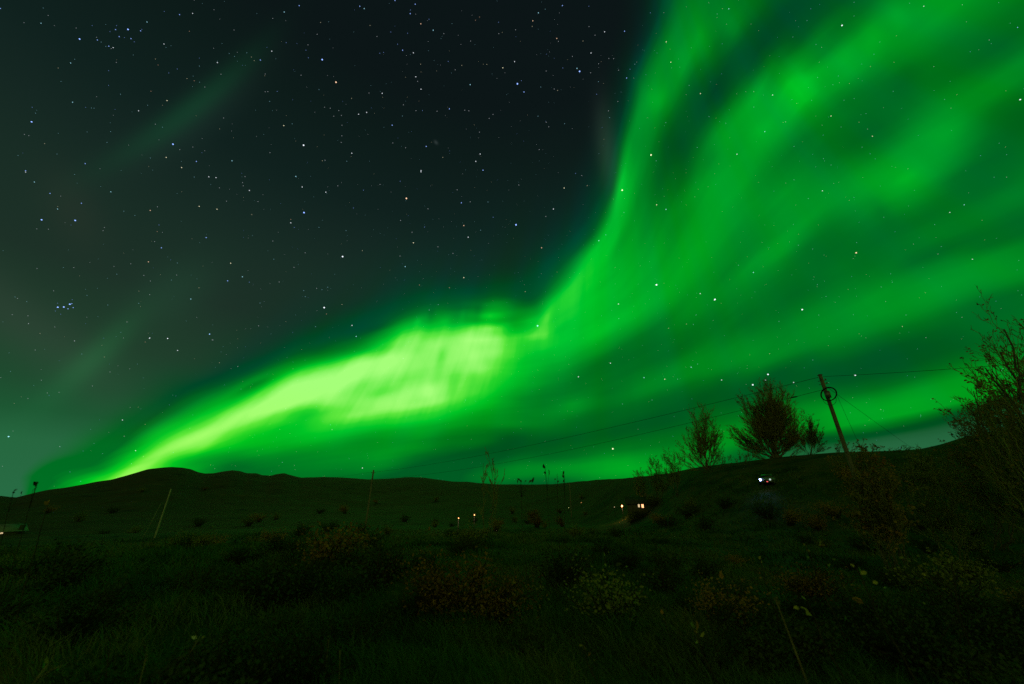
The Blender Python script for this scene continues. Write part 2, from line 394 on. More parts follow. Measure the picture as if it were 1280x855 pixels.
# ------------------------------------------------------------------ stars: one shell of tiny far-off points
STARS = {
 (0, 0): "640,147,3b 398,195,3b 487,200,2b 158,609,3b 865,721,3b 363,511,2c 205,116,2c 241,77,1w 578,148,2b 583,128,1b 596,183,2b 655,193,2b 672,209,1b 703,154,2b 709,147,1b 735,110,2c 820,220,2w 898,73,2b 963,67,2w 821,57,1b 1070,49,1w 353,315,2c 373,296,1c 291,340,1y 305,407,1c 544,231,2b 566,238,2w 556,243,1w 529,232,1c 550,158,1b 622,188,1b 543,353,1b 582,312,1w 777,295,1y 790,325,1o 755,456,1o 835,503,2y 738,526,1c 693,554,2w 935,393,1y 1087,313,2w 1257,285,1y 1271,303,1y 1234,264,1c 1024,435,1w 998,411,1c 971,404,1o 1105,371,1w 812,636,1c 777,621,1w 535,712,1c 426,818,2b 831,787,2y 908,838,2y 982,807,2b 1160,804,2c 1118,590,1w 899,748,1w 964,735,1w 752,790,1c 2,42,2b 216,40,1c 90,777,1c 285,770,1c 128,853,2b 144,678,1w 122,672,1w 947,156,1o 1170,150,1w 886,345,1b 844,365,1b 997,330,1c 1173,282,1c 1146,267,1c 602,471,1c 543,427,1b 461,128,1b 381,140,1w 457,540,1c 470,541,1c 553,658,1c",
 (320, 0): "141,60,2c 216,28,2b 519,31,2b 541,43,2c 695,2,2b 796,21,2b 771,68,2b 772,50,1b 865,96,1b 824,119,2o 886,151,2c 939,168,1w 1213,111,1b 1214,168,1w 79,256,2w 331,298,3b 260,224,1w 262,289,1b 250,251,1b 22,300,2b 225,376,1w 400,411,3o 478,492,1y 631,467,2w 733,251,2b 787,264,2w 708,221,1b 674,160,1b 605,182,1w 570,127,1y 823,321,1y 799,384,2w 808,407,1w 825,446,2w 1071,423,2c 1234,339,2y 1154,322,1y 1029,327,1y 996,349,1w 961,307,1b 238,726,3w 139,628,2y 430,626,1w 429,679,1w 426,712,1w 479,766,2w 454,806,1c 513,571,2w 553,562,2w 681,626,2b 732,580,1c 800,553,1w 832,553,1b 905,556,1w 967,544,2b 851,732,2b 748,739,1w 684,715,1w 934,787,1y 1121,770,2w 1099,807,2w 1135,851,2b 70,763,1w 345,801,1w 332,804,1y 59,458,1w 46,459,1w 106,457,1b 315,448,1c 46,370,1w 84,92,1w 151,213,1b 306,171,1w 323,112,1y 825,853,2w 1044,551,1w 1064,554,1w 1117,661,1w 1166,592,1w 68,507,1c 343,536,1w 371,541,1w 414,553,1w 389,581,1w 427,577,1w 619,266,1b 638,262,1b 758,166,1b 1073,205,1w 1118,85,1o 1098,101,1o 1185,572,1w 737,524,1w 565,465,1w 181,619,1c",
 (640, 0): "252,28,2b 166,46,1c 132,64,2c 104,104,2o 101,132,1y 463,159,2w 563,156,2b 415,176,1w 224,192,2o 355,205,1y 395,265,2w 338,357,3b 325,342,2c 393,364,1w 484,292,1w 508,293,1w 433,319,1w 533,351,1w 590,346,1b 573,390,2b 614,321,1c 423,471,1b 432,408,1c 529,507,1w 482,554,1w 488,588,1c 13,308,2w 27,419,3b 60,460,2b 47,403,1b 144,435,1c 211,445,1w 228,452,1y 130,581,1c 171,611,1w 263,618,1c 692,64,1b 771,209,2y 794,311,2y 886,427,1c 942,468,2y 1209,458,1w 1084,44,2c 1026,70,1c 695,775,3y 721,804,1c 926,737,1c 1125,771,2w 1264,658,2c 1069,616,1c 1209,535,1c 18,149,1w 384,31,1b 385,133,1w 254,340,1b 171,355,1w 302,282,1w 136,748,1w 184,634,1w 232,207,1w 985,583,1c 769,613,1c",
 (960, 0): "370,127,3w 779,31,2w 972,23,1w 708,16,1c 430,80,1c 1248,137,2b 829,333,1w 1261,498,3w 522,681,2y 315,580,2y 23,475,2w 88,609,1w 248,387,1c 559,210,1c 195,103,1c 124,185,1c 1156,716,1c 1193,773,1c 277,793,1c 315,825,1c 130,732,1c 470,736,1c 490,568,1c 380,501,1c 431,493,1c 324,423,1c 430,11,1c 626,457,1c 883,497,1c 1211,116,1c 1153,13,1c 240,222,1c 365,635,1c",
 (0, 214): "208,243,3b 376,246,3b 407,160,2b 288,189,2c 250,111,2b 172,54,2c 128,4,2w 373,16,1c 554,103,2c 619,200,1c 674,221,1c 751,196,2o 787,178,1w 742,453,2o 807,383,2b 786,302,1o 795,269,1b 996,176,2y 1085,190,2y 1044,28,2w 1080,32,2w 971,29,1c 1247,96,2w 1259,217,1y 1031,332,2b 1138,548,2b 1153,460,2y 1212,528,2c 1247,555,1b 954,639,2c 887,459,1c 857,544,1c 719,521,1w 752,549,1w 584,515,1c 289,680,3b 319,679,3b 340,688,2b 349,665,3b 359,662,2b 366,682,2b 361,643,1b 303,715,1b 268,598,1w 369,482,1w 143,761,1w 140,723,1w 134,652,1c 694,661,1c 748,617,1w 749,834,2w 838,836,2w 1048,814,2c 372,848,1w 995,583,1y 654,463,1w 539,669,1c 435,621,1c 242,290,1w 184,288,1w 773,352,1w 1133,150,1w 1097,83,1w 883,519,1w 522,281,1w 515,297,1w 1225,27,1w 1213,57,1w 1216,73,1w 1061,843,1w 288,660,1b 277,699,1b 61,717,1w 635,754,1w",
 (320, 214): "752,136,3o 1027,158,2b 240,207,3b 174,258,2w 174,241,1o 191,281,1b 231,79,2w 199,26,2c 721,50,1b 825,3,2w 620,66,1w 349,105,2w 10,152,1w 315,281,1c 450,297,1c 433,427,3w 246,408,1w 84,349,1w 89,440,1c 190,481,1w 341,682,3w 430,666,1y 352,714,1o 480,771,2w 501,826,2c 303,585,1w 246,627,1c 330,592,1c 359,580,1c 239,597,1c 787,358,2y 780,305,1w 843,279,1b 1039,272,2o 1123,295,1c 1061,330,2w 1186,230,1b 1160,154,1c 1006,93,1w 1071,153,1w 720,424,1w 746,477,2c 817,569,1o 967,582,1o 1039,532,2y 911,667,1c 866,694,1c 723,246,1w 860,188,1w 487,184,1b 537,95,1b 409,73,1w 532,397,1y 298,777,1c 13,773,1w 20,659,1c 116,554,1w 910,378,1w 985,411,1w",
 (640, 214): "20,268,3b 148,383,2o 207,189,2w 261,84,2y 318,11,1b 349,22,1w 551,95,3y 723,168,2y 770,191,2c 723,568,3w 941,612,2w 1015,641,3w 128,773,3c 434,347,2c 469,318,1b 1207,506,2c 782,785,1y 907,766,1c 534,737,1c 920,719,1c 66,602,1y 34,69,1w 376,72,1y 560,206,1c 169,226,1w 1132,470,1c",
 (960, 214): "441,408,3o 1022,440,2w 272,98,2w 171,692,3w 909,206,2w 981,168,2c 1193,30,1w 850,414,1w 223,389,1c 253,719,1c 55,751,1c 690,719,1c 672,777,1y 130,43,1c 201,137,1c 579,230,1c 970,730,1w 790,832,1w 621,555,1c 566,579,1c 613,513,1c 247,567,1c 290,626,1c 866,377,1c 833,267,1c 942,706,1c 443,357,1c 152,370,1c",
 (0, 400): "43,583,3c 612,500,2w 298,632,1w 678,653,2w 717,683,1y 621,581,1w 888,152,2w 838,93,2w 747,91,2w 726,110,1o 1048,71,2b 1065,100,1w 1097,214,1y 1189,232,1w 176,150,1w 409,170,1c 373,105,1w 142,19,1w 274,35,1w 52,258,1c 12,731,1w 462,330,1w 550,260,1w 207,301,1w",
}
EXTRA = "766,561,3y 902,475,2w 941,481,3w 960,468,3w 992,478,2w 1069,469,3w 872,455,1c 805,472,2c 847,474,1c 723,471,2w 763,454,2w 831,474,2y 815,500,1c 778,505,1c 858,405,1y 962,442,1y 1016,450,1c 1052,543,2w 1101,512,1w 453,585,2w 415,537,1w 353,578,1c 504,448,1w 582,500,1c 413,531,1c 864,459,2c 773,380,2w 820,356,2w 893,375,2w 1151,519,1c 1128,408,1y 957,475,2w"
TINT = {'b': (.34, .55, 1.3), 'c': (.35, .75, .9), 'w': (.85, .92, 1.0), 'y': (1.0, .92, .6), 'o': (1.0, .62, .4)}
spots = []
for (ox, oy), t in STARS.items():
    for q in t.split():
        a, b, c = q.split(',')
        spots.append((ox + int(a) / 4, oy + int(b) / 4, int(c[0]), c[1]))
for q in EXTRA.split():
    a, b, c = q.split(',')
    spots.append((int(a), int(b), int(c[0]), c[1]))
srng = random.Random(11)
for k in range(5200):          # the faintest ones, over the whole sky
    az = srng.uniform(-math.pi, math.pi); z = srng.uniform(.02, 1)
    c = math.sqrt(1 - z * z)
    spots.append((Vector((c * math.sin(az), c * math.cos(az), z)), None, 0, srng.choice('cwwcyb')))
verts, faces, mids = [], [], []
FAR = 26000.0
fwd = ray(640, 427.5)
for x, y, m, t in spots:
    d = x if y is None else ray(x, y)
    ca = max(.25, d.dot(fwd)) if y is not None else .75
    rad = (.35, .45, .64, 1.0)[m] if m else srng.uniform(.18, .33)
    rad *= FAR / FOCAL * ca ** 1.6
    c = EYE + d * FAR
    i = len(verts)
    e1 = d.orthogonal().normalized(); e2 = d.cross(e1)
    for k in range(6):
        verts.append(c + (e1 * math.cos(k * math.pi / 3) + e2 * math.sin(k * math.pi / 3)) * rad)
    faces.append(tuple(range(i, i + 6))); mids.append('bcwyo'.index(t) * 3 + max(0, m - 1))
me = bpy.data.meshes.new('sky')
me.from_pydata(verts, [], faces)
for t in 'bcwyo':
    for big in (0, 1, 2):
        m = bpy.data.materials.new('starlight_' + t + str(big)); m.use_nodes = True
        m.node_tree.nodes.clear()
        e = m.node_tree.nodes.new('ShaderNodeEmission'); o = m.node_tree.nodes.new('ShaderNodeOutputMaterial')
        e.inputs[0].default_value = (*TINT[t], 1); e.inputs[1].default_value = (.34, .8, 1.3)[big]
        tr = m.node_tree.nodes.new('ShaderNodeBsdfTransparent'); ad = m.node_tree.nodes.new('ShaderNodeAddShader')
        m.node_tree.links.new(e.outputs[0], ad.inputs[0]); m.node_tree.links.new(tr.outputs[0], ad.inputs[1])
        m.node_tree.links.new(ad.outputs[0], o.inputs[0])
        m.cycles.emission_sampling = 'NONE'
        me.materials.append(m)
me.polygons.foreach_set('material_index', mids)
ob = bpy.data.objects.new('sky', me); ob['kind'] = 'structure'
COL.objects.link(ob)

# ------------------------------------------------------------------ helpers
def mat(name, cols, scale=3.0, rough=.9, detail=4.0, spec=.1, bump=0.0, trans=0.0, metal=0.0, pos=None):
    """a procedural material: noise between several colours of the thing itself"""
    m = bpy.data.materials.new(name); m.use_nodes = True
    t = m.node_tree; p = t.nodes['Principled BSDF']
    p.inputs['Roughness'].default_value = rough
    p.inputs['Specular IOR Level'].default_value = spec
    p.inputs['Metallic'].default_value = metal
    g = t.nodes.new('ShaderNodeNewGeometry')
    nz = t.nodes.new('ShaderNodeTexNoise'); nz.inputs['Scale'].default_value = scale; nz.inputs['Detail'].default_value = detail
    nz.inputs['Roughness'].default_value = .65
    t.links.new(g.outputs['Position'], nz.inputs['Vector'])
    r = t.nodes.new('ShaderNodeValToRGB'); cr = r.color_ramp
    k = len(cols)
    ps = pos or [.36 + .28 * i / max(1, k - 1) for i in range(k)]
    cr.elements[0].position = ps[0]; cr.elements[0].color = (*cols[0], 1)
    cr.elements[1].position = ps[-1]; cr.elements[1].color = (*cols[-1], 1)
    for q, c in list(zip(ps, cols))[1:-1]:
        cr.elements.new(q).color = (*c, 1)
    t.links.new(nz.outputs[0], r.inputs[0]); t.links.new(r.outputs[0], p.inputs['Base Color'])
    if bump:
        b = t.nodes.new('ShaderNodeBump'); b.inputs['Strength'].default_value = bump; b.inputs['Distance'].default_value = .1
        t.links.new(nz.outputs[0], b.inputs['Height']); t.links.new(b.outputs[0], p.inputs['Normal'])
    return m


def lamp_mat(name, col, k):
    m = bpy.data.materials.new(name); m.use_nodes = True
    p = m.node_tree.nodes['Principled BSDF']
    p.inputs['Base Color'].default_value = (*col, 1)
    p.inputs['Emission Color'].default_value = (*col, 1); p.inputs['Emission Strength'].default_value = k
    return m


def mesh_obj(name, verts, faces, material, parent=None, smooth=False, mids=None):
    me = bpy.data.meshes.new(name)
    v = np.asarray(verts, dtype=np.float32).reshape(-1, 3)
    me.vertices.add(len(v)); me.vertices.foreach_set('co', v.ravel())
    if isinstance(faces, np.ndarray):
        k = faces.shape[1]; nf = len(faces)
        me.loops.add(nf * k); me.loops.foreach_set('vertex_index', faces.astype(np.int32).ravel())
        me.polygons.add(nf); me.polygons.foreach_set('loop_start', np.arange(nf, dtype=np.int32) * k)
    else:
        nf = len(faces); tot = np.array([len(f) for f in faces], dtype=np.int32)
        me.loops.add(int(tot.sum())); me.loops.foreach_set('vertex_index', np.concatenate([np.asarray(f) for f in faces]).astype(np.int32))
        me.polygons.add(nf); me.polygons.foreach_set('loop_start', np.concatenate([[0], np.cumsum(tot)[:-1]]).astype(np.int32))
    for m in (material if isinstance(material, (list, tuple)) else [material]):
        me.materials.append(m)
    if mids is not None:
        me.polygons.foreach_set('material_index', np.asarray(mids, dtype=np.int32))
    me.update(calc_edges=True)
    me.validate()
    if smooth:
        me.polygons.foreach_set('use_smooth', [True] * len(me.polygons))
    o = bpy.data.objects.new(name, me)
    COL.objects.link(o)
    if parent is not None:
        o.parent = parent
    return o


def thing(name, label, cat, loc=(0, 0, 0), rz=0.0, group=None):
    o = bpy.data.objects.new(name, None); COL.objects.link(o)
    o.location = loc; o.rotation_euler = (0, 0, rz); o.empty_display_size = .2
    o['label'] = label; o['category'] = cat
    if group: o['group'] = group
    return o


def tag(o, label, cat, group=None):
    o['label'] = label; o['category'] = cat
    if group: o['group'] = group
    return o


def dup(root, loc, rz=0.0, scale=1.0, label=None, group=None):
    r = root.copy(); COL.objects.link(r); r.location = loc; r.rotation_euler = (0, 0, rz); r.scale = (scale,) * 3
    if label: r['label'] = label
    if group: r['group'] = group
    for ch in list(root.children):
        c = ch.copy(); COL.objects.link(c); c.parent = r
        for g in list(ch.children):
            d = g.copy(); COL.objects.link(d); d.parent = c
    return r


class MB:
    """collects tubes, boxes and leaves for ONE mesh"""
    def __init__(s):
        s.v, s.f = [], []

    def tube(s, pts, rad, n=6, caps=True):
        pts = [Vector(p) for p in pts]
        k = len(pts)
        rad = [rad] * k if isinstance(rad, (int, float)) else rad
        b = len(s.v)
        ref = None
        for i, p in enumerate(pts):
            d = (pts[min(i + 1, k - 1)] - pts[max(i - 1, 0)]).normalized()
            if ref is None:
                ref = Vector((0, 0, 1)) if abs(d.z) < .9 else Vector((1, 0, 0))
            x = d.cross(ref)
            if x.length < 1e-4:
                x = d.orthogonal()
            x.normalize(); y = d.cross(x)
            ref = x.cross(d) if False else ref
            for j in range(n):
                a = 2 * math.pi * j / n
                s.v.append(p + (x * math.cos(a) + y * math.sin(a)) * rad[i])
        for i in range(k - 1):
            for j in range(n):
                q = b + i * n
                s.f.append((q + j, q + (j + 1) % n, q + n + (j + 1) % n, q + n + j))
        if caps:
            s.f.append(tuple(b + j for j in reversed(range(n))))
            s.f.append(tuple(b + (k - 1) * n + j for j in range(n)))
        return s

    def box(s, c, d, rz=0.0, tilt=None):
        b = len(s.v); c = Vector(c); m = Matrix.Rotation(rz, 3, 'Z')
        if tilt is not None:
            m = m @ tilt
        for z in (-1, 1):
            for x, y in ((-1, -1), (1, -1), (1, 1), (-1, 1)):
                s.v.append(c + m @ Vector((x * d[0] / 2, y * d[1] / 2, z * d[2] / 2)))
        for f in ((3, 2, 1, 0), (4, 5, 6, 7), (0, 1, 5, 4), (1, 2, 6, 5), (2, 3, 7, 6), (3, 0, 4, 7)):
            s.f.append(tuple(b + i for i in f))
        return s

    def prism(s, prof, y0, y1):
        """profile in x,z pushed along y"""
        b = len(s.v); k = len(prof)
        for y in (y0, y1):
            for x, z in prof:
                s.v.append(Vector((x, y, z)))
        s.f.append(tuple(b + i for i in range(k)))
        s.f.append(tuple(b + k + i for i in reversed(range(k))))
        for i in range(k):
            j = (i + 1) % k
            s.f.append((b + j, b + i, b + k + i, b + k + j))
        return s

    def leaf(s, p, d, up, L, w):
        """a pointed leaf folded a little along its rib"""
        d = Vector(d).normalized(); x = d.cross(Vector(up))
        x = x.normalized() if x.length > 1e-3 else d.orthogonal().normalized()
        nrm = x.cross(d)
        b = len(s.v); p = Vector(p)
        s.v += [p, p + d * L * .35 + x * w / 2 + nrm * w * .15, p + d * L * .75 + x * w * .33 + nrm * w * .1, p + d * L - nrm * w * .15,
                p + d * L * .75 - x * w * .33 + nrm * w * .1, p + d * L * .35 - x * w / 2 + nrm * w * .15, p + d * L * .55 - nrm * w * .05]
        s.f += [(b, b + 1, b + 6), (b + 1, b + 2, b + 6), (b + 2, b + 3, b + 6), (b + 3, b + 4, b + 6), (b + 4, b + 5, b + 6), (b + 5, b, b + 6)]
        return s

    def build(s, name, m, parent=None, smooth=False):
        return mesh_obj(name, [tuple(v) for v in s.v], s.f, m, parent, smooth)


# ------------------------------------------------------------------ the land
SKY_PX = [(-200, 640), (-60, 628), (0, 620), (20, 622), (40, 617), (60, 612.5), (80, 610), (100, 606.5), (120, 603), (140, 600), (155, 596), (165, 593), (185, 587.5), (200, 586), (215, 585), (228, 585.5), (238, 587.5), (247, 591),
          (256, 593), (266, 592.5), (278, 590.5), (290, 589), (300, 590), (308, 592.5), (320, 592.5), (328, 595), (338, 595.5), (346, 593.5), (355, 592.5), (364, 595), (376, 598), (390, 597.5), (405, 597), (430, 598), (460, 600), (480, 599.5), (500, 598),
          (515, 597.2), (530, 598), (545, 600), (565, 602.5), (585, 603), (600, 604.5), (620, 606), (660, 606.2), (690, 606), (705, 604.5), (725, 602.5), (745, 600.5), (765, 599.5), (785, 598), (800, 596.5), (820, 594.5), (840, 591.5), (860, 587),
          (880, 583.5), (900, 581), (920, 579), (945, 576), (970, 573), (1000, 570), (1040, 567), (1060, 566), (1100, 565), (1125, 564), (1150, 562.5), (1165, 559.5), (1185, 554.5), (1205, 548), (1240, 541), (1290, 534), (1400, 520)]
saz, sta = [], []
for x, y in SKY_PX:
    d = ray(x, y); h = math.hypot(d.x, d.y)
    saz.append(math.atan2(d.x, d.y)); sta.append(d.z / h)
saz += [R(95), R(180), ]; sta += [.10, .05]
saz = [-R(180), -R(95)] + saz; sta = [.05, .02] + sta
DAZ = [(-180, 400), (-95, 420), (-60, 520), (-45, 640), (-20, 700), (0, 520), (8, 420), (14, 260), (19, 165), (24, 112), (30, 96), (42, 88), (50, 80), (62, 76), (95, 150), (180, 400)]
daz = [R(a) for a, _ in DAZ]; ddd = [math.log(b) for _, b in DAZ]


def vnoise(x, y, sc, seed):
    """smooth value noise, vectorised"""
    x = np.asarray(x) / sc; y = np.asarray(y) / sc
    xi, yi = np.floor(x).astype(np.int64), np.floor(y).astype(np.int64)
    fx, fy = x - xi, y - yi
    fx = fx * fx * (3 - 2 * fx); fy = fy * fy * (3 - 2 * fy)

    def h(a, b):
        n_ = (a * 374761393 + b * 668265263 + seed * 974634777) & 0xffffffff
        n_ = ((n_ ^ (n_ >> 13)) * 1274126177) & 0xffffffff
        return ((n_ ^ (n_ >> 16)) & 0xffff) / 65535.0
    return (h(xi, yi) * (1 - fx) + h(xi + 1, yi) * fx) * (1 - fy) + (h(xi, yi + 1) * (1 - fx) + h(xi + 1, yi + 1) * fx) * fy


def sst(a, b, x):
    t = np.clip((x - a) / (b - a), 0, 1)
    return t * t * (3 - 2 * t)


def height(x, y, detail=True):
    x = np.asarray(x, float); y = np.asarray(y, float)
    r = np.hypot(x, y) + 1e-6; az = np.arctan2(x, y)
    D = np.exp(np.interp(az, daz, ddd)); te = np.interp(az, saz, sta)
    low = -2.7 * sst(6, 62, r) - 2.6 * sst(60, 150, r)
    near_low = -1.6 * sst(4, 26, r)
    mixd = sst(math.log(85), math.log(300), np.log(D))
    low = near_low * (1 - mixd) + low * mixd
    r0 = D * (.30 + .08 * (1 - mixd))
    t = np.clip((r - r0) / (D - r0), 0, 1)
    t = np.where(t < 1, (t * t * (3 - 2 * t)) ** 1.25, 1)
    top = 1.6 + D * te
    h_ = low * (1 - t) + top * t
    over = np.maximum(r - D, 0)
    h_ = h_ - over * .10 * sst(0, 60, over) - over * over / (D * 9.0)
    h_ = np.maximum(h_, -60 + 0 * r)
    nfade = 1 - sst(.75, .98, r / D)
    h_ = h_ + nfade * (np.minimum(r, 60) / 60) * ((vnoise(x, y, 23, 3) - .5) * .9 + (vnoise(x, y, 8.7, 5) - .5) * .5)
    if detail:
        h_ = h_ + (vnoise(x, y, 3.3, 9) - .5) * .34 * np.exp(-r / 60) * sst(1.5, 5, r) + (vnoise(x, y, 1.15, 12) ** 2 - .3) * .26 * np.exp(-r / 40) * sst(1.5, 5, r)
        far_ = np.minimum(np.maximum(r / 400, 0), 1)
        h_ = h_ + (vnoise(x, y, 9, 31) - .5) * .55 * far_ + (vnoise(x, y, 34, 33) - .5) * 1.3 * far_ * nfade
    return h_


def H(x, y):
    return float(height(x, y))


def at(px, py, dist):
    """the point `dist` metres away (over the ground) in a direction taken from the photograph"""
    d = ray(px, py); h = math.hypot(d.x, d.y)
    return EYE + d * (dist / h)


def landing(px, py, up=0.0, r0=3.0, r1=900.0):
    """where a sight line comes down to `up` metres over the land"""
    d = ray(px, py); h = math.hypot(d.x, d.y)
    rs = np.exp(np.linspace(math.log(r0), math.log(r1), 1500))
    p = np.array(EYE)[None] + np.array(d)[None] * (rs / h)[:, None]
    g = height(p[:, 0], p[:, 1]) + up
    k = np.where(p[:, 2] < g)[0]
    i = int(k[0]) if len(k) else len(rs) - 1
    return Vector((p[i, 0], p[i, 1], g[i] - up))


m_ground = mat('heath_ground', [(.024, .029, .008), (.042, .072, .016), (.10, .09, .025), (.05, .092, .02)], scale=.22, detail=10, bump=.6, pos=[.34, .46, .56, .66])
m_hill = mat('hill_vegetation', [(.028, .028, .008), (.085, .062, .017), (.05, .055, .013), (.13, .08, .025)], scale=.045, detail=10, bump=.8, pos=[.34, .46, .56, .68])

azs = np.concatenate([np.arange(-180, -66, 3.0), np.arange(-66, 66, .22), np.arange(66, 180, 3.0)])
azs = np.radians(azs)
radii = np.concatenate([[0.0], np.exp(np.linspace(math.log(.8), math.log(1500), 330)), [2200, 3500, 6000, 12000, 20000]])
AZ, RA = np.meshgrid(azs, radii)
GX, GY = RA * np.sin(AZ), RA * np.cos(AZ)
GZ = height(GX, GY)
GZ[0] = GZ[1].mean()
na, nr = len(azs), len(radii)
split = int(np.searchsorted(radii, 118.0))


def sheet(name, i0, i1, m):
    V = np.stack([GX[i0:i1 + 1], GY[i0:i1 + 1], GZ[i0:i1 + 1]], -1).reshape(-1, 3)
    k = i1 - i0
    ii, jj = np.meshgrid(np.arange(k), np.arange(na), indexing='ij')
    j2 = (jj + 1) % na
    f = np.stack([ii * na + jj, (ii + 1) * na + jj, (ii + 1) * na + j2, ii * na + j2], -1).reshape(-1, 4)
    if i0 == 0:
        f = f[na:]
        V = np.concatenate([V, [[0, 0, float(GZ[0, 0])]]])
        tri = [(len(V) - 1, na + (j + 1) % na, na + j) for j in range(na)]
        f = [tuple(int(q) for q in a) for a in f] + tri
    o = mesh_obj(name, V, f, m, smooth=True)
    o['kind'] = 'structure'
    return o


ground = sheet('ground', 0, split, m_ground)
hills = sheet('hills', split, nr - 1, m_hill)

# ------------------------------------------------------------------ trees
m_bark = mat('birch_bark', [(.07, .055, .03), (.18, .15, .09), (.11, .08, .04)], scale=7, rough=.85)
m_twig = mat('birch_twigs', [(.22, .18, .05), (.36, .32, .09)], scale=3)
m_leaf_rust = mat('autumn_leaves_rust', [(.12, .12, .02), (.34, .2, .03), (.30, .12, .02)], scale=1.3)
m_leaf_olive = mat('autumn_leaves_olive', [(.06, .12, .02), (.16, .18, .03), (.26, .2, .03)], scale=1.3)
m_leaf_green = mat('willow_leaves_green', [(.04, .09, .02), (.09, .16, .03), (.16, .19, .05)], scale=2)


def grow(mb, tw, lf, p0, p1, r0, depth, rg, spread=.5, leafy=.5, up=.35, dens=1.0, fine=1.0):
    """one limb from p0 to p1, curving; sub-limbs leave it and finer ones leave those"""
    p0, p1 = Vector(p0), Vector(p1)
    L = (p1 - p0).length
    k = max(4, int(L / (.32 if depth < 2 else .16)) + 2)
    k = min(k, 16)
    side = (p1 - p0).cross(Vector((rg.uniform(-1, 1), rg.uniform(-1, 1), rg.uniform(-.3, .3)))).normalized()
    bow = L * rg.uniform(.02, .1) * (1 if depth else 1)
    pts, rad = [], []
    for i in range(k):
        t = i / (k - 1)
        sag = Vector((0, 0, -L * .08)) * math.sin(math.pi * t) if depth == 0 else Vector((0, 0, 0))
        w = side * bow * math.sin(math.pi * t * 1.1) + Vector((rg.gauss(0, 1), rg.gauss(0, 1), rg.gauss(0, 1))) * L * .010 * (1 if 0 < i else 0)
        pts.append(p0 + (p1 - p0) * t + w + sag)
        rad.append(max(r0 * (1 - t * .86), .0065 * fine))
    tgt = mb if depth < 1 else tw
    tgt.tube(pts, rad, 6 if depth == 0 else 3, caps=False)
    if depth >= 3:
        return
    if depth <= 2:
        n_ = int((L * (2.3, 2.3, 3.4)[depth]) * dens) + (3, 2, 2)[depth]
        for q in range(n_):
            t = rg.uniform((.22, .15, .1)[depth], .98)
            i = min(int(t * (k - 1)), k - 2); fr = t * (k - 1) - i
            a = pts[i].lerp(pts[i + 1], fr)
            d = (pts[min(i + 1, k - 1)] - pts[i]).normalized()
            rd = Vector((rg.gauss(0, 1), rg.gauss(0, 1), rg.gauss(0, .5)))
            rd = (rd - d * rd.dot(d)).normalized()
            nd_ = (d + rd * spread * rg.uniform(.6, 1.25) + Vector((0, 0, up))).normalized()
            l2 = L * (.46, .42, .4)[depth] * (1.05 - t * .6) * rg.uniform(.55, 1.2)
            l2 = max(l2, .16)
            if depth == 2: l2 = min(l2, .75)
            grow(mb, tw, lf, a, a + nd_ * l2, rad[i] * (.55 if depth else .42), depth + 1, rg, spread, leafy, up, dens, fine)
            if depth == 2 and rg.random() < leafy:
                for z in range(2):
                    e = a + nd_ * l2 * rg.uniform(.3, 1.05)
                    dd = (nd_ + Vector((rg.gauss(0, .6), rg.gauss(0, .6), rg.gauss(0, .6)))).normalized()
                    s_ = rg.uniform(.08, .14) if fine == 1 and L > 0 else .06
                    x = dd.orthogonal().normalized() * s_ * .5
                    b = len(lf.v)
                    lf.v += [e, e + dd * s_ * .55 + x, e + dd * s_, e + dd * s_ * .55 - x]
                    lf.f.append((b, b + 1, b + 2, b + 3))


def tree(name, label, base_px, dist, stems, r0, leafmat, leafy, seed, depthspread=1.2, spread=.5, up=.35, dens=1.0, cat='tree', group=None, fine=1.0, split=.12):
    """stems: (x, y of the tip on the frame, offset towards or away from the viewer)"""
    rg = random.Random(seed)
    b = at(*base_px, dist); z = H(b.x, b.y) - .12
    base = Vector((b.x, b.y, z))
    root = thing(name, label, cat, base, 0, group)
    mb, tw, lf = MB(), MB(), MB()
    out = Vector((b.x, b.y, 0)).normalized(); across_ = Vector((out.y, -out.x, 0))
    for n_, (x, y, off) in enumerate(stems):
        tip = at(x, y, dist + off * depthspread) - base
        st = across_ * rg.uniform(-1, 1) * split + out * rg.uniform(-1, 1) * split
        L = tip.length
        grow(mb, tw, lf, st, tip, r0 * (L / 8) * rg.uniform(.7, 1.1) + .02, 0, rg, spread, leafy, up, dens, fine)
    mb.build('trunk', m_bark, root, True)
    tw.build('crown', m_twig, root)
    if lf.f:
        lf.build('leaves', leafmat, root)
    return root


tree('birch_tree', 'small bare upright birch left of the biggest bushy birch on the ridge', (886, 596), 90,
     [(878, 513, 0), (868, 520, .8), (889, 523, -.7), (858, 538, 1.2), (897, 537, -1), (902, 548, .5), (848, 556, -1.3), (842, 566, .4), (872, 530, -1.5), (905, 562, .8), (883, 518, 1.2), (866, 543, .4), (855, 549, -.6), (890, 545, .7), (862, 568, .2), (874, 556, -.5), (897, 560, .3)], .085, m_leaf_rust, .5, 3, spread=.42, up=.28, dens=1.2)
tree('birch_tree', 'biggest bushy birch with many fanned stems on the ridge', (976, 592), 88,
     [(962, 483, 0), (952, 486, 1.5), (972, 487, -1.2), (984, 498, .5), (944, 496, -1), (928, 505, 1), (931, 500, -.6), (994, 512, -.5), (997, 528, .9), (914, 534, .5), (921, 540, -1.3), (996, 548, 1), (958, 492, -2), (978, 493, 2), (925, 556, 1.5), (940, 512, 2), (987, 505, -2), (965, 500, 0), (918, 548, -.5), (950, 505, -.8), (975, 506, .8), (990, 524, -1.2), (986, 541, .4), (940, 528, 1.4), (955, 545, -1.6), (930, 548, .2), (1002, 546, -.4), (915, 541, 0), (999, 536, 1.4), (932, 520, -1.5), (1004, 556, .2), (1003, 536, -.4)], .1, m_leaf_rust, .7, 5, spread=.48, up=.25, split=.45, dens=1.4)
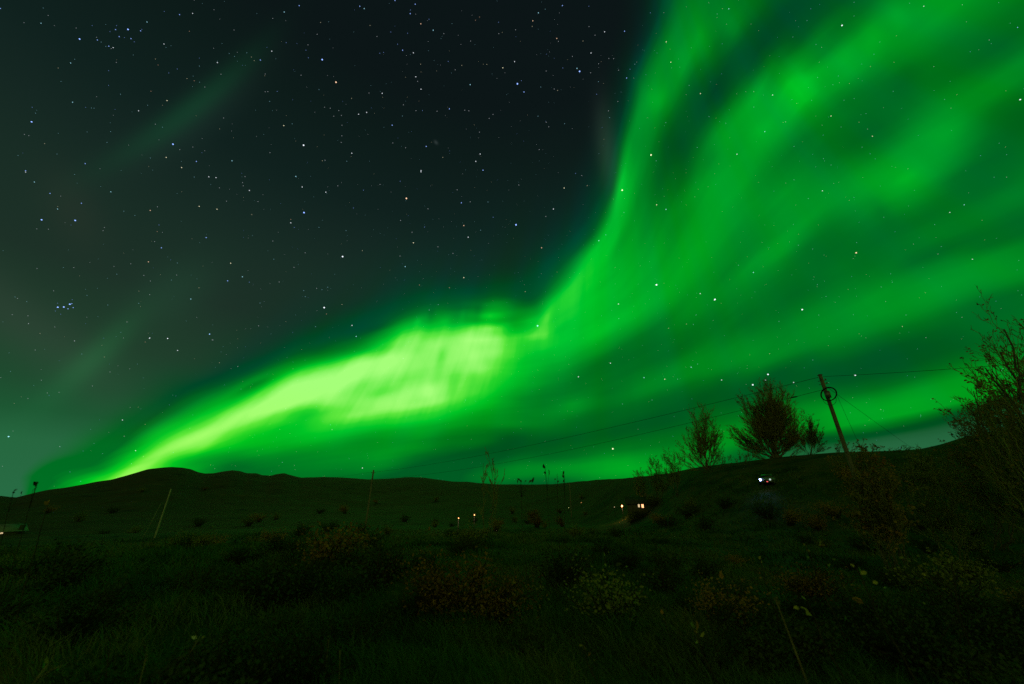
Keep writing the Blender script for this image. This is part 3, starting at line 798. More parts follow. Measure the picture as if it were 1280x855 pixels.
tree('birch_tree', 'thin sparse birch between the biggest birch and the leaning pole', (1018, 588), 90,
     [(1009, 519, 0), (1016, 530, .8), (1026, 540, -.6), (1003, 532, -1), (1032, 552, .6), (1012, 524, 1.4), (1028, 543, 0), (1000, 546, .5), (1021, 532, -.9), (1036, 560, .2), (996, 557, -.3)], .05, m_leaf_green, .7, 8, spread=.5, up=.3, dens=1.7)
tree('birch_sapling', 'lone thin bare sapling with three forks against the green sky', (607, 622), 30,
     [(613, 569, 0), (604, 579, .3), (620, 590, -.2)], .022, m_leaf_olive, .0, 9, spread=.45, up=.3, dens=.4, cat='sapling', fine=2.2, split=.02)
tree('willow_tree', 'large dark willow with long bare limbs at the right edge', (1322, 640), 27,
     [(1256, 410, 0), (1272, 416, 1), (1238, 464, -.8), (1234, 456, .8), (1208, 490, -.3), (1210, 506, .7), (1290, 405, .3), (1252, 436, 1.2), (1217, 524, 0), (1262, 450, -1.5), (1280, 440, 2), (1246, 482, 2), (1310, 430, 1)], .12, m_leaf_rust, .55, 12, spread=.46, up=.2, dens=.62)
for (bx, dist, tips, sd, lm, lab) in (
        (846, 84, [(836, 566, 0), (829, 572, .5), (843, 570, -.4), (850, 574, .2)], 21, m_leaf_green, 'leafless willow bush just left of the small upright birch'),
        (822, 92, [(817, 577, 0), (823, 578, .3), (812, 581, -.2)], 22, m_leaf_green, 'low thin willow bush second left of the small upright birch'),
        (799, 110, [(798, 590, 0), (795, 592, .3), (803, 591, -.2)], 23, m_leaf_green, 'tiny sprig of a bush alone on the skyline left of the willow bushes'),
        (932, 84, [(924, 565, 0), (935, 562, .5), (945, 566, -.4), (918, 572, .2)], 24, m_leaf_olive, 'round leafy bush at the foot of the biggest birch'),
        (900, 86, [(905, 570, 0), (915, 572, .5), (898, 573, -.4)], 27, m_leaf_green, 'dark little bush between the two largest birches'),
        (1058, 76, [(1049, 553, 0), (1053, 551, .3), (1060, 556, -.3), (1046, 559, .2), (1068, 562, .1)], 25, m_leaf_rust, 'bushy sprig beside the foot of the leaning pole'),
        (1125, 78, [(1113, 561, 0), (1128, 560, .5), (1140, 561, -.4), (1104, 564, .2)], 26, m_leaf_green, 'flat row of scrub on the skyline right of the leaning pole'),
        (1215, 40, [(1206, 538, 0), (1214, 526, .5), (1200, 550, -.4), (1224, 522, .2), (1240, 516, .5), (1250, 512, 0), (1234, 530, -.6)], 28, m_leaf_rust, 'rusty dense willow bush below the large willow'),
        (1088, 25, [(1062, 586, 0), (1074, 576, .5), (1084, 572, -.4), (1094, 578, .4), (1106, 590, 0), (1070, 592, -.6), (1080, 584, .3), (1088, 590, -.3), (1098, 604, .5), (1076, 604, .2), (1090, 615, -.6), (1066, 612, .3), (1110, 618, -.2)], 31, m_leaf_rust, 'big rust coloured bush hiding the foot of the coil pole'),
        (1165, 30, [(1138, 590, 0), (1150, 580, .5), (1162, 582, -.4), (1175, 588, .3), (1185, 600, 0)], 32, m_leaf_olive, 'yellowish olive bush between the rust bush and the large willow'),
        (1262, 36, [(1236, 520, 0), (1250, 508, .5), (1268, 500, -.4), (1285, 505, .2), (1245, 530, -.5), (1262, 520, .4)], 29, m_leaf_olive, 'olive dense willow bush at the right edge under the large willow')):
    tree('willow_bush', lab, (bx, 612), dist, tips, .035, lm, .75, sd, spread=.6, up=.3, dens=1.3, cat='bush', split=.35)

m_shoot = mat('shoot_bark', [(.04, .03, .018), (.08, .055, .025)], scale=9)

# ------------------------------------------------------------------ low bushes over the heath
def bush_mesh(rg, w, h, nleaf, leafmat, name, label, group):
    root = thing(name, label, 'bush', (0, 0, 0), 0, group)
    st, lf = MB(), MB()
    lobes = [(Vector((rg.uniform(-.6, .6) * w, rg.uniform(-.6, .6) * w, h * rg.uniform(.4, .85))), rg.uniform(.25, .5)) for _ in range(8)]
    for c, r in lobes:
        for _ in range(7):
            e = c + Vector((rg.gauss(0, .5), rg.gauss(0, .5), rg.gauss(0, .4))) * r * w
            e.z = max(e.z, .1)
            b0 = Vector((rg.uniform(-.15, .15), rg.uniform(-.15, .15), -.1))
            mid = b0.lerp(e, .5) + Vector((0, 0, .12 * h)) + Vector((rg.gauss(0, .05), rg.gauss(0, .05), 0)) * w
            st.tube([b0, mid, e], [.016, .010, .004], 3, caps=False)
            for _ in range(max(1, nleaf // 56)):
                q = mid.lerp(e, rg.uniform(.0, 1.15)) + Vector((rg.gauss(0, .13), rg.gauss(0, .13), rg.gauss(0, .13))) * w * .7
                if q.z < .03: q.z = rg.uniform(.03, .2)
                dd = Vector((rg.gauss(0, 1), rg.gauss(0, 1), rg.gauss(0.2, .7))).normalized()
                s_ = rg.uniform(.035, .07); x = dd.orthogonal().normalized() * s_ * .42
                b = len(lf.v)
                lf.v += [q, q + dd * s_ * .5 + x, q + dd * s_, q + dd * s_ * .5 - x]; lf.f.append((b, b + 1, b + 2, b + 3))
    st.build('stems', m_shoot, root); lf.build('leaves', leafmat, root)
    return root


m_sh = [mat('shrub_leaves_rust', [(.10, .07, .015), (.42, .2, .03), (.28, .16, .02)], scale=2.5),
        mat('shrub_leaves_olive', [(.06, .08, .015), (.26, .24, .04), (.14, .18, .03)], scale=2.5),
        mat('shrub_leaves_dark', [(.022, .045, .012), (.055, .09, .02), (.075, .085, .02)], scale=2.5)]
brg = random.Random(77)
kinds = [('rust brown dwarf birch bush spread low over the heath', 'rust brown bushes on the heath'),
         ('olive willow scrub bush growing low on the heath', 'olive bushes on the heath'),
         ('nearly black low bush on the dark heath', 'dark bushes on the heath')]
protos = []
for k in range(3):
    for v in range(2):
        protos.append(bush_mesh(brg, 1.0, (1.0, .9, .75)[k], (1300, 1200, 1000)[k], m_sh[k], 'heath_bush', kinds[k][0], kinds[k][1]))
used = set()
SPOTS = [(1075, 600, 0, 1.5), (1098, 612, 0, 1.6), (1060, 590, 0, 1.2), (1085, 625, 0, 1.3), (1150, 585, 1, 1.3), (1170, 598, 1, 1.3), (1195, 612, 1, 1.1), (1140, 600, 1, 1.2), (1232, 605, 2, 1.3), (1255, 630, 2, 1.4),
         (325, 650, 0, 1.4), (312, 655, 1, 1.2), (345, 648, 1, 1.1), (432, 640, 0, 1.6), (470, 628, 0, 1.2), (545, 625, 1, 1.5), (664, 645, 0, 1.6), (672, 655, 0, 1.3), (640, 640, 1, 1.2), (700, 640, 1, 1.0), (727, 622, 1, .9),
         (820, 628, 1, 1.1), (790, 650, 1, 1.2), (860, 640, 2, 1.5), (880, 655, 2, 1.4), (905, 630, 2, 1.3), (960, 640, 2, 1.5), (985, 650, 0, 1.2), (1020, 655, 0, 1.2), (1125, 650, 2, 1.4), (1180, 650, 2, 1.3), (1160, 680, 2, 1.2),
         (100, 650, 1, 1.3), (60, 640, 0, 1.3), (140, 640, 2, 1.5), (178, 614, 1, 1.4), (255, 612, 0, 1.2), (250, 655, 2, 1.4), (375, 665, 2, 1.3), (400, 640, 2, 1.5), (505, 650, 2, 1.2), (590, 670, 1, 1.1), (620, 660, 1, 1.2),
         (575, 730, 0, .9), (605, 745, 0, .8), (560, 738, 0, .8), (925, 700, 0, .7), (760, 745, 1, .8), (1010, 730, 0, .7), (900, 760, 0, .55), (1060, 700, 2, .9), (700, 700, 2, 1.0), (830, 715, 2, .9), (340, 720, 2, .9), (480, 700, 2, 1.0), (100, 760, 2, .8), (1180, 740, 2, .9),
         (1240, 700, 2, 1.1), (1110, 790, 2, .6), (40, 700, 2, 1.0), (660, 790, 2, .5), (1215, 660, 1, 1.0), (1045, 640, 0, 1.2), (1110, 640, 1, 1.1), (1265, 575, 2, 1.4), (1235, 565, 2, 1.4), (1210, 572, 2, 1.3), (1275, 600, 2, 1.3)]
for i, (px, py, k, s) in enumerate(SPOTS):
    g = landing(px, py, up=.45 * s)
    r = math.hypot(g.x, g.y)
    sc = s * (1.0 if r < 25 else 1.0 + (min(r, 120) - 25) / 55)
    p = protos[k * 2 + i % 2]
    loc = (g.x, g.y, g.z - .05)
    if p.name not in used:
        used.add(p.name)
        p.location = loc; p.rotation_euler = (0, 0, brg.uniform(0, 6.28)); p.scale = (sc,) * 3
    else:
        dup(p, loc, brg.uniform(0, 6.28), sc)

for i in range(170):
    a_ = brg.uniform(-R(57), R(57)); r_ = math.exp(brg.uniform(math.log(11), math.log(170)))
    u_ = brg.random(); k = 2 if u_ < .5 else (1 if u_ < .8 else 0)
    x_, y_ = r_ * math.sin(a_), r_ * math.cos(a_)
    if vnoise(x_, y_, 26, 55) < brg.uniform(.25, .6):
        continue
    sc = brg.uniform(.55, 1.15) * (1 + min(r_, 120) / 75)
    dup(protos[k * 2 + i % 2], (x_, y_, H(x_, y_) - .05), brg.uniform(0, 6.28), sc)

for i in range(230):  # extra dark bushes close by, standing in for lens vignetting along the bottom
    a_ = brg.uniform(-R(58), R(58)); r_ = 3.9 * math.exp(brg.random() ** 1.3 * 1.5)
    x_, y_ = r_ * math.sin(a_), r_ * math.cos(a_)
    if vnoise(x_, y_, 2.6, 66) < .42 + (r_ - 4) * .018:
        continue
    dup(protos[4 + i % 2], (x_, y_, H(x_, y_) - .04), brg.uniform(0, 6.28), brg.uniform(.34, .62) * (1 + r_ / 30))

# ------------------------------------------------------------------ grass: blades in tufts over the near ground
m_grass = mat('grass_blades', [(.02, .042, .010), (.062, .15, .03), (.145, .16, .045), (.085, .175, .034)], scale=.16, detail=7, pos=[.38, .48, .56, .63])
N = 230000
gr = np.random.default_rng(5)
az = gr.uniform(-R(60), R(60), N)
rd_ = 3.2 * np.exp(gr.uniform(0, 1, N) ** .85 * math.log(74 / 3.2))
rd_ = np.minimum(rd_, 74)
x = rd_ * np.sin(az); y = rd_ * np.cos(az)
clump = vnoise(x, y, .42, 41) * .6 + vnoise(x, y, 1.3, 42) * .6
keep = clump > gr.uniform(.15, .95, N)
x, y, rd_, clump = x[keep], y[keep], rd_[keep], clump[keep]
n_ = len(x)
z = height(x, y) - .02
hgt = (.07 + .22 * clump ** 2) * gr.uniform(.5, 1.35, n_) * (1 + np.minimum(rd_, 45) / 60)
wd = np.maximum(.003, .0008 * rd_) * gr.uniform(.7, 1.4, n_)
a = gr.uniform(0, 6.283, n_); lean = gr.uniform(.2, 1.5, n_) * hgt
wa = R(200) + gr.normal(0, 1.5, n_)
px_, py_ = np.cos(a) * wd, np.sin(a) * wd
lx, ly = np.cos(wa) * lean, np.sin(wa) * lean
V = np.empty((n_, 5, 3))
V[:, 0] = np.stack([x - px_, y - py_, z], -1); V[:, 1] = np.stack([x + px_, y + py_, z], -1)
V[:, 2] = np.stack([x + px_ * .7 + lx * .4, y + py_ * .7 + ly * .4, z + hgt * .6], -1); V[:, 3] = np.stack([x - px_ * .7 + lx * .4, y - py_ * .7 + ly * .4, z + hgt * .6], -1)
V[:, 4] = np.stack([x + lx, y + ly, z + hgt], -1)
b = (np.arange(n_) * 5)[:, None]
tri = np.concatenate([b + np.array([[0, 1, 2]]), b + np.array([[0, 2, 3]]), b + np.array([[3, 2, 4]])])
go = mesh_obj('grass', V.reshape(-1, 3), tri, m_grass)
go['kind'] = 'stuff'
go['label'] = 'dark tussocky grass covering the heath in the foreground'

# ------------------------------------------------------------------ leafy shoots and stalks near the camera
m_lf = {'y': mat('leaf_yellow', [(.30, .26, .04), (.5, .42, .08)], scale=20), 'o': mat('leaf_orange', [(.36, .17, .03), (.5, .25, .04)], scale=20),
        'g': mat('leaf_pale_green', [(.17, .26, .04), (.28, .36, .08)], scale=20), 'd': mat('leaf_dark', [(.04, .06, .02), (.09, .10, .03)], scale=20),
        'p': mat('leaf_pale', [(.55, .55, .3), (.7, .66, .4)], scale=20)}
m_stalk = mat('dry_stalk', [(.2, .14, .06), (.3, .22, .09)], scale=9)


def shoot(name, label, dist, leaves, base_px=None, cat='plant', stalk=m_shoot, seed=0, group=None):
    """a woody shoot rooted in the ground; leaves = (x, y, size m, colour)"""
    rg = random.Random(seed)
    cx = sum(l[0] for l in leaves) / len(leaves)
    bpx = base_px or (cx + 4, 800)
    b = at(bpx[0], 700, dist); base = Vector((b.x, b.y, H(b.x, b.y) - .03))
    root = thing(name, label, cat, base, 0, group)
    st = MB()
    by = {}
    top = max((at(l[0], l[1], dist) - base for l in leaves), key=lambda v: v.z)
    n = 7
    spine = [Vector((0, 0, 0)).lerp(top, i / (n - 1)) + Vector((math.sin(i * 1.3) * .012, math.cos(i * 1.7) * .012, 0)) * (i > 0) for i in range(n)]
    st.tube(spine, [(.004 if all(l[3] == 'd' for l in leaves) else .007) * (1 - .6 * i / (n - 1)) + .001 for i in range(n)], 5)
    for (x, y, s_, c) in leaves:
        e = at(x, y, dist + rg.uniform(-.12, .12)) - base
        t = max(.1, min(.95, e.z / max(top.z, .05) - .12)); i = min(int(t * (n - 1)), n - 2)
        a0 = spine[i].lerp(spine[i + 1], t * (n - 1) - i)
        if (e - a0).length > .02:
            st.tube([a0, a0.lerp(e, .5) + Vector((0, 0, .015)), e], [.003, .0025, .0015], 4)
        d = (e - a0); d = d.normalized() if d.length > .01 else Vector((0, 0, 1))
        for q in range(1 if s_ < .09 else 2):
            dd = d + Vector((rg.gauss(0, .5), rg.gauss(0, .5), rg.gauss(-.1, .4)))
            by.setdefault(c, MB()).leaf(e, dd, (rg.uniform(-.8, .8), rg.uniform(-1, .2), rg.uniform(-.2, 1)), s_ * rg.uniform(.65, .95) * (1.7 if c == 'd' else 1), s_ * (.8 if c == 'd' else .5))
    st.build('stem', stalk, root, True)
    for c, m in by.items():
        m.build('leaves', m_lf[c], root)
    return root


shoot('willow_shoot', 'shoot with an orange leaf above small yellow leaves right of centre', 6.5, [(1023, 684, .13, 'o'), (1012, 690, .07, 'y'), (1006, 682, .045, 'y'), (1018, 702, .06, 'y'), (1011, 698, .05, 'g'), (1040, 700, .06, 'g'), (1035, 708, .05, 'g')], (1030, 0), seed=1)
shoot('willow_shoot', 'tall shoot with scattered yellow leaves in the right foreground', 5.6, [(1076, 718, .09, 'y'), (1091, 729, .08, 'y'), (1068, 709, .055, 'y'), (1072, 733, .08, 'o'), (1080, 754, .11, 'o'), (1106, 736, .06, 'g')], (1096, 0), seed=2)
shoot('willow_shoot', 'low shoot with two bright yellow leaves below the orange leaf', 5.0, [(999, 760, .075, 'y'), (1012, 766, .11, 'y'), (1007, 750, .05, 'g'), (1056, 770, .07, 'g')], (1020, 0), seed=3)
shoot('willow_shoot', 'shoot with one broad orange leaf in the middle right foreground', 6.5, [(903, 724, .13, 'o'), (890, 725, .05, 'y'), (909, 734, .05, 'o')], (912, 0), seed=4)
shoot('willow_shoot', 'shoot with a clump of pale green and yellow leaves near the lower edge', 4.6, [(871, 789, .10, 'o'), (866, 785, .07, 'g'), (875, 796, .07, 'y'), (873, 804, .06, 'y')], (878, 0), seed=5)
shoot('willow_shoot', 'slim shoot with a single small yellow leaf on top', 7, [(949, 699, .065, 'y'), (952, 704, .04, 'y')], (955, 0), seed=6)
shoot('willow_shoot', 'shoot with one small orange leaf in the dark lower middle', 5.5, [(828, 768, .075, 'o'), (830, 776, .04, 'o')], (832, 0), seed=7)
shoot('willow_shoot', 'short shoot with pale leaves at the right side', 6.5, [(1146, 714, .06, 'g'), (1152, 719, .055, 'g'), (1158, 720, .055, 'y'), (1187, 704, .06, 'y'), (1157, 756, .04, 'g')], (1160, 0), seed=8)
vr = random.Random(9)
shoot('willow_shoot', 'bushy yellow green shoot left of the foreground leaves', 7.5, [(757 + vr.gauss(0, 9), 722 + vr.gauss(0, 14), vr.uniform(.04, .08), vr.choice('gyyd')) for _ in range(34)], (760, 0), seed=9)
shoot('willow_shoot', 'thin shoot with small orange leaves near the lower left middle', 4.6, [(732, 813, .07, 'o'), (735, 820, .05, 'o'), (728, 808, .04, 'y'), (742, 826, .04, 'o')], (738, 0), seed=10)
shoot('dandelion', 'single pale flower head alone in the left foreground grass', 5.2, [(246, 798, .06, 'p'), (249, 797, .055, 'p'), (251, 798, .05, 'y')], (250, 0), seed=11, stalk=m_stalk)
shoot('grass_plant', 'tuft of long pale blades at the lower left corner', 4.4, [(60, 830, .06, 'g'), (55, 836, .06, 'g'), (78, 832, .08, 'g'), (70, 838, .05, 'y'), (48, 845, .04, 'g')], (60, 0), seed=12, stalk=m_stalk)
shoot('willow_shoot', 'tall dark shoot with drooping leaves standing against the sky at centre', 7, [(681, 586, .07, 'd'), (682, 593, .05, 'd'), (686, 595, .07, 'd')], (695, 0), seed=13)
shoot('willow_shoot', 'dark upright shoot with a club of leaves right of the drooping one', 7.5, [(705, 593, .07, 'd'), (704.5, 598, .07, 'd'), (704, 603, .05, 'd')], (706, 0), seed=14)
shoot('willow_shoot', 'faint bare shoot between two leafier dark shoots at centre', 8.5, [(696, 594, .03, 'd'), (693, 600, .04, 'd'), (697, 603, .04, 'd')], (699, 0), seed=15)
shoot('willow_shoot', 'dark shoot with ragged leaves just touching the skyline at centre', 7, [(650, 601, .06, 'd'), (647, 604, .04, 'd'), (661, 603, .06, 'd'), (665, 604, .07, 'd'), (656, 602, .03, 'd'), (652, 603, .05, 'd')], (660, 0), seed=16)
shoot('willow_shoot', 'dark shoot with a drooping leaf at the far left skyline', 7, [(46, 606, .055, 'd'), (41, 613, .035, 'd'), (44, 609, .04, 'd')], (40, 0), seed=17)
shoot('willow_shoot', 'small dark shoot tip at the very left of the skyline', 8, [(27, 618, .035, 'd'), (16, 617, .03, 'd'), (17, 614, .03, 'd')], (22, 0), seed=18)
shoot('willow_shoot', 'short shoot with a thin brown leaf left of the light stick', 8, [(60, 631, .09, 'o')], (58, 0), seed=19)


def stalk(label, top_px, dist, lean, h=None, thick=.008, head=.0):
    t = at(*top_px, dist)
    b = t + Vector((lean[0], lean[1], 0)); b.z = H(b.x, b.y) - .03
    root = thing('grass_stalk', label, 'stalk', b)
    d = t - b; n = 6
    bend = Vector((-d.y, d.x, 0)) * .05
    pts = [d * (i / (n - 1)) + bend * math.sin(i / (n - 1) * 2.2) for i in range(n)]
    MB().tube(pts, [thick * (1 - .6 * i / (n - 1)) for i in range(n)], 5).build('stem', m_stalk, root, True)
    if head:
        e = MB(); rg = random.Random(5)
        for i in range(26):
            p = pts[-1].lerp(pts[-2], i / 26 * .5)
            e.leaf(p, Vector((rg.gauss(0, .5), rg.gauss(0, .5), 1)), (1, 0, 0), head * .4, head * .12)
        e.build('seed_head', m_stalk, root)
    return root


stalk('dry leaning stalk with a thick pale head in the right foreground', (969, 749), 5.2, (.13, .0), thick=.012, head=.12)
stalk('short straight pale stalk in the lower left foreground', (183, 820), 4.5, (.0, .05), thick=.008, head=.06)
stalk('brownish tall grass stalk left of centre near the lower edge', (411, 798), 4.6, (.0, .05), thick=.007, head=.07)
stalk('thin grass stalk right of the brownish one near the lower edge', (425, 812), 4.4, (.03, .05), thick=.006, head=.05)

# ------------------------------------------------------------------ poles and wires
m_pole = mat('pole_wood', [(.11, .09, .06), (.24, .2, .13), (.16, .13, .09)], scale=5, detail=6)
m_pale = mat('bleached_wood', [(.35, .30, .2), (.5, .44, .3)], scale=6)
m_cable = mat('cable_rubber', [(.015, .015, .015), (.025, .025, .022)], scale=9, rough=.6)
m_iron = mat('galvanised_iron', [(.18, .18, .17), (.28, .27, .25)], scale=8, rough=.5, metal=.6)
m_glass = mat('insulator_glass', [(.10, .08, .06), (.16, .12, .09)], scale=8, rough=.25, spec=.5)


def pole(label, top_px, dist, r_top, r_bot, m=m_pole, name='utility_pole', cat='utility pole', lean=(0, 0)):
    t = at(*top_px, dist)
    bz = H(t.x + lean[0], t.y + lean[1]) - .3
    base = Vector((t.x + lean[0], t.y + lean[1], bz))
    root = thing(name, label, cat, base)
    h = t - base
    k = 9
    pts = [h * (i / (k - 1)) for i in range(k)]
    rad = [r_bot + (r_top - r_bot) * i / (k - 1) for i in range(k)]
    MB().tube(pts, rad, 14).build('shaft', m, root, True)
    return root, base, h


P1, b1, h1 = pole('wooden utility pole with a coil of cable near its top, right of the birches', (1025, 469), 31, .10, .135)
out = Vector((b1.x, b1.y, 0)).normalized(); side = Vector((out.y, -out.x, 0))
MB().tube([h1 + Vector((0, 0, 0)), h1 + Vector((0, 0, .05))], [.15, .11], 14).build('cap', m_iron, P1, True)
c = at(1036, 493, 30.75) - b1
rgc = random.Random(4)
for k in range(1):
    co = MB()
    for q in range(4):
        pts = []
        for i in range(41):
            a = i / 40 * 2 * math.pi
            r_ = .40 + q * .012
            pts.append(c + side * (math.cos(a) * r_ * .93) + Vector((0, 0, math.sin(a) * r_)) - out * (.06 + q * .02) + side * math.sin(a) * .08)
        co.tube(pts, .021, 6, caps=False)
    co.build('cable_coil', m_cable, P1, True)
lp = MB()
pts = []
for i in range(25):
    a = math.pi * (1.0 + i / 24 * 1.05)
    pts.append(c + side * (-.05 + math.cos(a) * .33) + Vector((0, 0, -.28 + math.sin(a) * .42)) - out * .1)
lp.tube(pts, .011, 5).build('hanging_loop', m_cable, P1, True)
MB().box(c - side * .06 - out * .02, (.3, .2, .42), math.atan2(side.y, side.x)).build('junction_box', m_iron, P1)
for zz in (.38, .62):
    MB().tube([h1 * 1 + Vector((0, 0, -zz)) - side * .22, h1 + Vector((0, 0, -zz)) + side * .22], .02, 8).tube(
        [h1 + Vector((0, 0, -zz)) + side * .2, h1 + Vector((0, 0, -zz + .1)) + side * .2], [.045, .03], 8).build('bracket', m_iron, P1, True)

P2, b2, h2 = pole('straight wooden utility pole standing on the skyline left of centre', (467, 587.5), 78, .13, .17)
MB().tube([h2 - Vector((.35, 0, .5)), h2 + Vector((.35, 0, -.5))], .045, 8).build('cross_arm', m_iron, P2, True)
for sx in (-.32, .32):
    MB().tube([h2 + Vector((sx, 0, -.5)), h2 + Vector((sx, 0, -.34))], [.05, .03], 8).build('insulator', m_glass, P2, True)
P3, b3, h3 = pole('pale slanted pole with a thin stay on the left hillside', (214, 611), 74, .075, .10, m_pale, lean=(.2, -.2))
st3 = at(201, 630, 73) - b3
MB().tube([st3, Vector((-1.2, -.5, .1))], .022, 5).build('stay', m_pale, P3, True)
P4, b4, h4 = pole('short dim utility pole with a small cross arm above the heath at centre', (712, 604.5), 165, .16, .2, m_pole)
MB().tube([h4 - Vector((1.3, 0, .3)), h4 + Vector((1.3, 0, -.3))], .07, 8).build('cross_arm', m_pole, P4, True)
P5, b5, h5 = pole('pale slim post between the lit house and the hillside', (820, 618), 120, .06, .08, m_pale, name='post', cat='post')


def wire(label, a, b, sag, rad=.011, name='overhead_wire', clamp=None):
    a, b = Vector(a), Vector(b)
    n = 40
    w = MB()
    pts = [a.lerp(b, i / (n - 1)) - Vector((0, 0, sag * 4 * (i / (n - 1)) * (1 - i / (n - 1)))) for i in range(n)]
    base = thing(name, label, 'wire', a)
    w.tube([p - a for p in pts], rad, 5).build('cable', m_cable, base, True)
    if clamp is not None:
        q = a.lerp(b, clamp); q2 = a.lerp(b, clamp + .006)
        dd = (b - a).normalized() * .22
        s_ = a.lerp(b, clamp) - Vector((0, 0, sag * 4 * clamp * (1 - clamp))) - a
        MB().tube([s_ - dd, s_ - dd * .6, s_ + dd * .6, s_ + dd], [.012, .045, .045, .012], 8).build('splice', m_cable, base, True)
    return base


T1 = b1 + h1
T2 = b2 + h2
wire('upper wire from the coil pole to the pole left of centre', T1 + Vector((0, 0, -.12)) - side * .13, T2 + Vector((.32, 0, -.36)), .75, .014)
wire('lower wire from the coil pole with a dark splice near its end', c + b1 + Vector((0, 0, .36)) - side * .12, T2 + Vector((-.32, 0, -1.5)), 1.2, .012, clamp=.025)
wire('level wire running from the coil pole to the right', T1 + Vector((0, 0, -.12)) + side * .13, at(1420, 442, 30), .10, .011)
T3 = b3 + h3
wire('wire from the straight pole left to the pale slanted pole', T2 + Vector((-.32, 0, -.36)), T3, .6, .010)
g1 = landing(1168, 580, r0=30, r1=70)
wire('slanted stay wire from the coil pole down to the ridge at the right', b1 + h1 * .93 + side * .1, g1, .05, .010, name='guy_wire')
g2 = b1 + side * 1.1 - out * .4; g2.z = H(g2.x, g2.y)
wire('thin steep wire close beside the coil pole', c + b1 + side * .36, g2, .02, .007, name='guy_wire')

# ------------------------------------------------------------------ houses with lamps
m_wall = mat('dark_timber_wall', [(.10, .075, .04), (.15, .11, .06)], scale=2)
m_roof = mat('roof_felt', [(.06, .06, .03), (.09, .085, .045)], scale=2)
m_frame = mat('window_frame', [(.3, .28, .24), (.4, .38, .33)], scale=4)
m_warm = lamp_mat('lit_window', (1.0, .45, .2), 2.6)
m_bulb = lamp_mat('lamp_bulb', (1.0, .36, .13), 6.0)
m_bulb2 = lamp_mat('small_lamp_bulb', (1.0, .38, .14), 3.2)
m_dimw = lamp_mat('dim_lit_window', (1.0, .72, .4), .9)
m_iron2 = mat('painted_post', [(.05, .05, .05), (.08, .08, .075)], scale=5)


def house(label, loc, w, d, h, rise, windows, rz=0.0, wall=None, roof=None, cat='house', name='house', chimney=True):
    """gable house, front towards -y; windows = (x, z, width, height, material)"""
    root = thing(name, label, cat, loc, rz)
    wall = wall or m_wall; roof = roof or m_roof
    w_ = MB().box((0, 0, h / 2 - .4), (w, d, h + .8))
    w_.prism([(-d / 2, h), (d / 2, h), (0, h + rise)], -w / 2, w / 2)
    k = len(w_.v) - 6
    for i in range(k, k + 6):          # gable runs along x
        v = w_.v[i]; w_.v[i] = Vector((v.y, v.x, v.z))
    wo_ = w_.build('wall', wall, root)
    for s in (-1, 1):
        r_ = MB()
        L = math.hypot(d / 2 + .35, rise * (d / 2 + .35) / (d / 2)); ang = math.atan2(rise, d / 2)
        r_.box((0, s * (d / 4 + .17), h + rise / 2 - .06), (w + .7, L, .12), 0, Matrix.Rotation(-s * ang, 3, 'X'))
        ro = r_.build('roof', roof, root)
        if s == 1 and chimney:
            MB().box((w * .22, d * .1, h + rise + .1), (.6, .6, 1.3)).build('chimney', m_wall, ro)
    for (x_, z_, ww, hh, mm) in windows:
        f = MB()
        y0 = -d / 2 - .03
        for (cx_, cz_, sx, sz) in ((x_, z_ + hh / 2 + .05, ww + .2, .1), (x_, z_ - hh / 2 - .05, ww + .2, .1), (x_ - ww / 2 - .05, z_, .1, hh), (x_ + ww / 2 + .05, z_, .1, hh), (x_, z_, .05, hh)):
            f.box((cx_, y0, cz_), (sx, .08, sz))
        fo = f.build('window', m_frame, root)
        MB().box((x_, y0 + .01, z_), (ww, .03, hh)).build('pane', mm, fo)
    MB().box((w * .3, -d / 2 - .02, 1.0), (.9, .06, 2.0)).build('door', m_roof, root)
    return root


def put_house(px, py, up, dist_lim, **k):
    p = landing(px, py, up=up, r0=60, r1=dist_lim)
    return p


p = put_house(801, 632, 1.8, 330)
da = math.atan2(p.x, p.y)
house('small dark house with two narrow lit windows side by side', p, 6, 4.6, 2.3, 1.3, [(-.42, 1.85, .36, .75, m_dimw), (.38, 1.8, .42, .85, m_warm)], rz=-da)


def yard_lamp(label, px, py, h, r, m, power, col, lim=400, r0=60):
    p = landing(px, py, up=h, r0=r0, r1=lim)
    a = math.atan2(p.x, p.y)
    root = thing('yard_lamp', label, 'lamp', p, -a)
    MB().tube([(0, .1, -.2), (0, .1, h * .5), (0, .1, h + .1)], [.07, .055, .045], 8).build('post', m_iron2, root, True)
    MB().tube([(0, .1, h + .1), (0, 0, h + .18), (0, -.2, h + .16)], .03, 6).build('arm', m_iron2, root, True)
    bl = MB(); rr_ = [0.02, .7 * r, r, .7 * r, .02]
    bl.tube([(0, -.2, h + .15 - .0), (0, -.2, h + .15 - r * .35), (0, -.2, h + .15 - r), (0, -.2, h + .15 - r * 1.7), (0, -.2, h + .15 - r * 2)], rr_, 10).build('bulb', m, root, True)
    if power:
        ld = bpy.data.lights.new('lamp_light', 'POINT'); ld.energy = power; ld.color = col; ld.shadow_soft_size = r
        lo = bpy.data.objects.new('lamp_light', ld); COL.objects.link(lo); lo.parent = root; lo.location = (0, -.75, h - .1)
    return root


